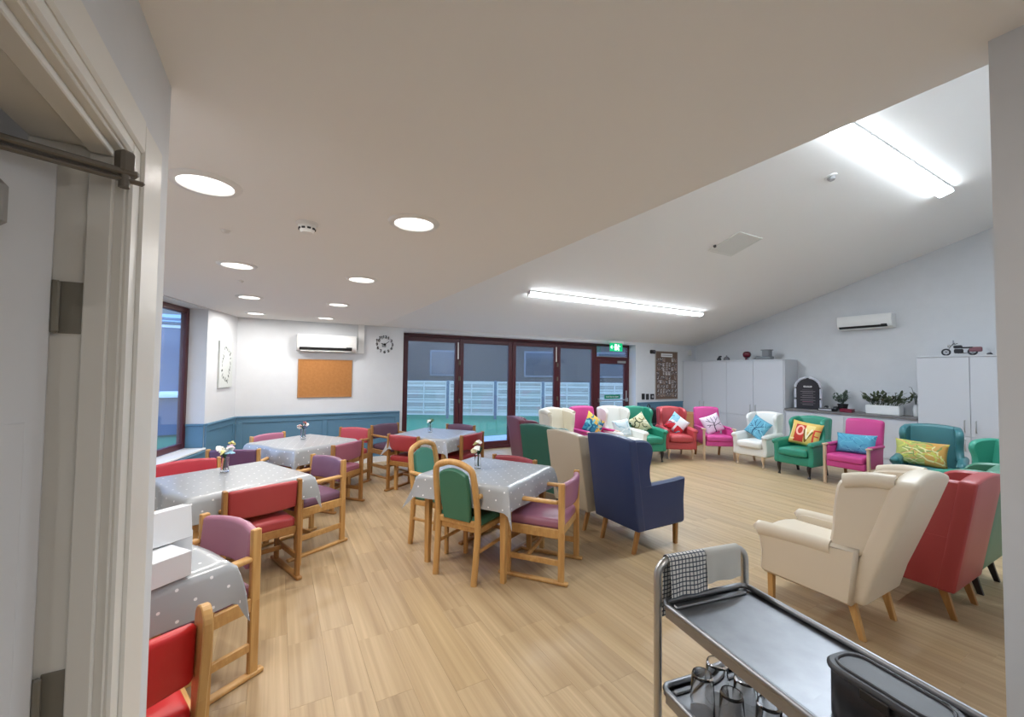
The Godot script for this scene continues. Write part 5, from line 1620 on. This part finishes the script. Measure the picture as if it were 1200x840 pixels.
func model_motorbike(at: Vector3):
	var t := thing("model_motorbike", "black and maroon model motorbike on top of the cabinet", "model", at)
	var dk := mat(rgb(36, 38, 44), 0.4)
	var mr := mat(rgb(130, 84, 92), 0.35)
	var whl := st_new()
	var pts := []
	for k in 17:
		var a := TAU * k / 16.0
		pts.append(Vector3(0, sin(a) * 0.055, cos(a) * 0.055))
	tube(whl, pts, 0.014, 8, false)
	for k in 6:
		var a := TAU * k / 6.0
		tube(whl, [Vector3.ZERO, Vector3(0, sin(a) * 0.05, cos(a) * 0.05)], 0.003, 5)
	var wm := fin(whl)
	part(t, "wheel", wm, dk, Vector3(0, 0.069, -0.2))
	part(t, "wheel", wm, dk, Vector3(0, 0.069, 0.15))
	part(t, "fork", tube_mesh([Vector3(0, 0.069, -0.2), Vector3(0, 0.2, -0.12)], 0.009, 6), M.chrome)
	part(t, "handlebar", tube_mesh(curve([Vector3(-0.07, 0.235, -0.06), Vector3(-0.03, 0.205, -0.11), Vector3(0.03, 0.205, -0.11), Vector3(0.07, 0.235, -0.06)], 3), 0.006, 6), dk)
	part(t, "headlight", lathe_mesh([Vector2(0, 0.03), Vector2(0.022, 0.025), Vector2(0.026, 0), Vector2(0, -0.01)], 12), M.chrome, Vector3(0, 0.185, -0.15)).rotation.x = -PI / 2
	part(t, "windshield", box_mesh(Vector3(0.09, 0.09, 0.004), 0.002), mat(rgb(200, 204, 210), 0.2), Vector3(0, 0.245, -0.1))
	part(t, "tank", pad_mesh(Vector3(0.035, 0.03, 0.06), 0.025, Vector3(0, 0.165, -0.04), null, 2, 2), dk)
	part(t, "engine", box_mesh(Vector3(0.07, 0.08, 0.12), 0.015), dk, Vector3(0, 0.085, -0.03))
	part(t, "seat", pad_mesh(Vector3(0.032, 0.014, 0.08), 0.012, Vector3(0, 0.145, 0.08), null, 2, 2), M.black)
	part(t, "rear_fender", pad_mesh(Vector3(0.03, 0.045, 0.085), 0.025, Vector3(0, 0.11, 0.19), null, 2, 2), mr)
	t.scale = Vector3.ONE * 0.88
	part(t, "exhaust", tube_mesh([Vector3(0.04, 0.05, -0.05), Vector3(0.045, 0.045, 0.2)], 0.011, 8), M.chrome)

# ------------------------------------------------------------------ steel trolley
func rounded_rect(w: float, d: float, r: float, n := 5) -> PackedVector2Array:
	var out := PackedVector2Array()
	for c in [[1, 1, 0.0], [-1, 1, PI / 2], [-1, -1, PI], [1, -1, PI * 1.5]]:
		for k in n + 1:
			var a: float = c[2] + PI / 2 * k / n
			out.append(Vector2(c[0] * (w * 0.5 - r) + cos(a) * r, c[1] * (d * 0.5 - r) + sin(a) * r))
	return out

func tray_mesh(w: float, l: float) -> ArrayMesh:
	var st := st_new()
	var flat := Basis(Vector3(1, 0, 0), Vector3(0, 0, 1), Vector3(0, -1, 0))
	prism(st, rounded_rect(w, l, 0.02), 0.004, 0.0, Transform3D(flat, Vector3(0, -0.012, 0)))
	# raised rolled rim
	var pts := []
	for q in rounded_rect(w - 0.006, l - 0.006, 0.025):
		pts.append(Vector3(q.x, 0.002, q.y))
	pts.append(pts[0])
	pts.append(pts[1])
	tube(st, pts, 0.009, 8, false)
	# outer skirt
	for s in [-1.0, 1.0]:
		cbox(st, Vector3(s * (w * 0.5 + 0.001), -0.014, 0), Vector3(0.003, 0.036, l - 0.05), 0.001)
		cbox(st, Vector3(0, -0.014, s * (l * 0.5 + 0.001)), Vector3(w - 0.05, 0.036, 0.003), 0.001)
	# inner step
	cbox(st, Vector3(0, -0.006, -l * 0.5 + 0.03), Vector3(w - 0.06, 0.008, 0.018), 0.003)
	return fin(st)

func trolley():
	var d := Vector3(-0.17, 0, 0.985)
	var wv := Vector3(0.985, 0, 0.17)
	var W := 0.35
	var L := 0.82
	var c := Vector3(1.075, 0, -0.93) + wv * W * 0.5 + d * L * 0.5
	var turn := face_turn(d.x, d.z)
	var t := thing("steel_trolley", "stainless steel serving trolley with two visible shelves", "trolley", c, turn)
	var scr := noise_image(256, 1.2, 1.2, rgb(205, 205, 206), rgb(228, 228, 228), 41, 0.02)
	var stl := mat(rgb(178, 180, 184), 0.42, 1.0)
	tri_noise(stl, scr, 2.0)
	var top := 0.88
	var low := 0.62
	part(t, "top_shelf", tray_mesh(W, L), stl, Vector3(0, top, 0))
	part(t, "middle_shelf", tray_mesh(W, L), stl, Vector3(0, low, 0))
	part(t, "bottom_shelf", tray_mesh(W, L), stl, Vector3(0, 0.2, 0))
	for s in [-1.0, 1.0]:
		var z: float = s * (L * 0.5 + 0.004)
		var x := W * 0.5 + 0.008
		var pts := [Vector3(-x, 0.09, z), Vector3(-x, 0.6, z), Vector3(-x, 0.96, z)]
		for k in range(1, 7):
			var a := PI / 2 * k / 6.0
			pts.append(Vector3(-x + 0.045 * (1 - cos(a)), 0.96 + 0.045 * sin(a), z))
		for k in range(0, 7):
			var a := PI / 2 * k / 6.0
			pts.append(Vector3(x - 0.045 * (1 - sin(a)), 0.96 + 0.045 * cos(a), z))
		pts.append(Vector3(x, 0.6, z))
		pts.append(Vector3(x, 0.09, z))
		part(t, "handle_frame", tube_mesh(pts, 0.0125, 12), M.steel)
		for u in [-1.0, 1.0]:
			part(t, "castor", lathe_mesh([Vector2(0, -0.014), Vector2(0.045, -0.014), Vector2(0.048, 0.0), Vector2(0.045, 0.014), Vector2(0, 0.014)], 16), M.black, Vector3(u * x, 0.048, z)).rotation.z = PI / 2
	# cloths hung over the far handle
	var xf := Transform3D(Basis(Vector3.UP, turn), c)
	var chk := Image.create(64, 64, true, Image.FORMAT_RGB8)
	chk.fill(rgb(222, 222, 220))
	for k in range(0, 64, 16):
		chk.fill_rect(Rect2i(k, 0, 4, 64), rgb(70, 78, 92))
		chk.fill_rect(Rect2i(0, k, 64, 4), rgb(70, 78, 92))
	chk.generate_mipmaps()
	var cm := print_mat(ImageTexture.create_from_image(chk), 0.9)
	var zh := -(L * 0.5 + 0.004)
	var o := single("tea_towel", towel_mesh(0.15, 0.11, 0.19), cm, "white and navy checked tea towel over the trolley handle", "towel")
	o.transform = xf * Transform3D(Basis(), Vector3(-0.075, 1.005, zh))
	var o2 := single("grey_cloth", towel_mesh(0.15, 0.085, 0.1), mat(rgb(204, 204, 198), 0.9), "plain grey cloth over the trolley handle", "cloth")
	o2.transform = xf * Transform3D(Basis(), Vector3(0.07, 1.005, zh))
	# tumblers stored upside down on the middle shelf
	var tum := lathe_mesh([Vector2(0.0, 0.104), Vector2(0.0275, 0.102), Vector2(0.0312, 0.05), Vector2(0.0322, 0.0), Vector2(0.034, 0.0), Vector2(0.033, 0.05), Vector2(0.03, 0.104), Vector2(0.027, 0.111), Vector2(0.0, 0.112)], 20)
	var spots := [[-0.115, -0.3], [-0.035, -0.325], [-0.095, -0.215], [-0.01, -0.245], [0.06, -0.295], [-0.03, -0.155], [0.055, -0.2]]
	var words := ["in the shelf corner by the checked towel", "second from the upright under the checked towel", "behind the corner tumbler", "in the middle of the group", "farthest under the grey cloth", "nearest the black container", "at the back edge under the black container"]
	for k in spots.size():
		var g := single("glass_tumbler", tum, M.tumbler, "clear glass tumbler upside down, " + words[k], "glass", Vector3.ZERO, "tumblers on the trolley shelf")
		g.transform = xf * Transform3D(Basis(), Vector3(spots[k][0], low - 0.0095, spots[k][1]))
	# black container with lid
	var bx := thing("black_container", "black plastic container with a recessed lid on the trolley", "container")
	bx.transform = Transform3D(Basis(Vector3.UP, turn), Vector3(1.085, top - 0.0095, -0.365))
	var flat := Basis(Vector3(1, 0, 0), Vector3(0, 0, 1), Vector3(0, -1, 0))
	var bk := mat(rgb(20, 20, 23), 0.4)
	part(bx, "tub", prism_mesh(rounded_rect(0.094, 0.2, 0.034), 0.1, 0.004, true, Transform3D(flat, Vector3(0, 0.05, 0))), bk)
	var lid := part(bx, "lid", prism_mesh(rounded_rect(0.106, 0.214, 0.04), 0.016, 0.005, true, Transform3D(flat, Vector3(0, 0.106, 0))), mat(rgb(52, 53, 58), 0.42))
	var ring := []
	for q in rounded_rect(0.076, 0.182, 0.03):
		ring.append(Vector3(q.x, 0.115, q.y))
	ring.append(ring[0])
	ring.append(ring[1])
	var rst := st_new()
	tube(rst, ring, 0.0035, 6, false)
	part(lid, "lid_ridge", fin(rst), mat(rgb(60, 61, 66), 0.4))
	part(bx, "clip", box_mesh(Vector3(0.006, 0.02, 0.05), 0.002), bk, Vector3(-0.054, 0.095, 0.0))

func towel_mesh(w: float, front: float, back: float) -> ArrayMesh:
	# draped over a bar along X at the origin; front hangs towards +Z
	var st := st_new(true)
	var path := []
	var r := 0.017
	path.append(Vector2(r + 0.006, -front))
	path.append(Vector2(r + 0.003, -front * 0.5))
	for k in 7:
		var a := PI * k / 6.0
		path.append(Vector2(cos(a) * r, sin(a) * r))
	path.append(Vector2(-r - 0.004, -back * 0.5))
	path.append(Vector2(-r - 0.01, -back))
	var n := 10
	var run := 0.0
	for i in path.size() - 1:
		var p: Vector2 = path[i]
		var q: Vector2 = path[i + 1]
		var nx := run + p.distance_to(q)
		for j in n:
			var x0 := lerpf(-w * 0.5, w * 0.5, float(j) / n)
			var x1 := lerpf(-w * 0.5, w * 0.5, float(j + 1) / n)
			var wav := func(x: float, s: Vector2) -> Vector3: return Vector3(x, s.y, s.x + 0.004 * sin(x * 70.0) * clampf(-s.y * 12.0, 0.0, 1.0))
			var a: Vector3 = wav.call(x0, p)
			var b: Vector3 = wav.call(x1, p)
			var c: Vector3 = wav.call(x1, q)
			var d: Vector3 = wav.call(x0, q)
			for k in [[a, Vector2(x0, run)], [b, Vector2(x1, run)], [c, Vector2(x1, nx)], [a, Vector2(x0, run)], [c, Vector2(x1, nx)], [d, Vector2(x0, nx)]]:
				st.set_uv(k[1] * 18.0)
				st.add_vertex(k[0])
		run = nx
	return fin(st)
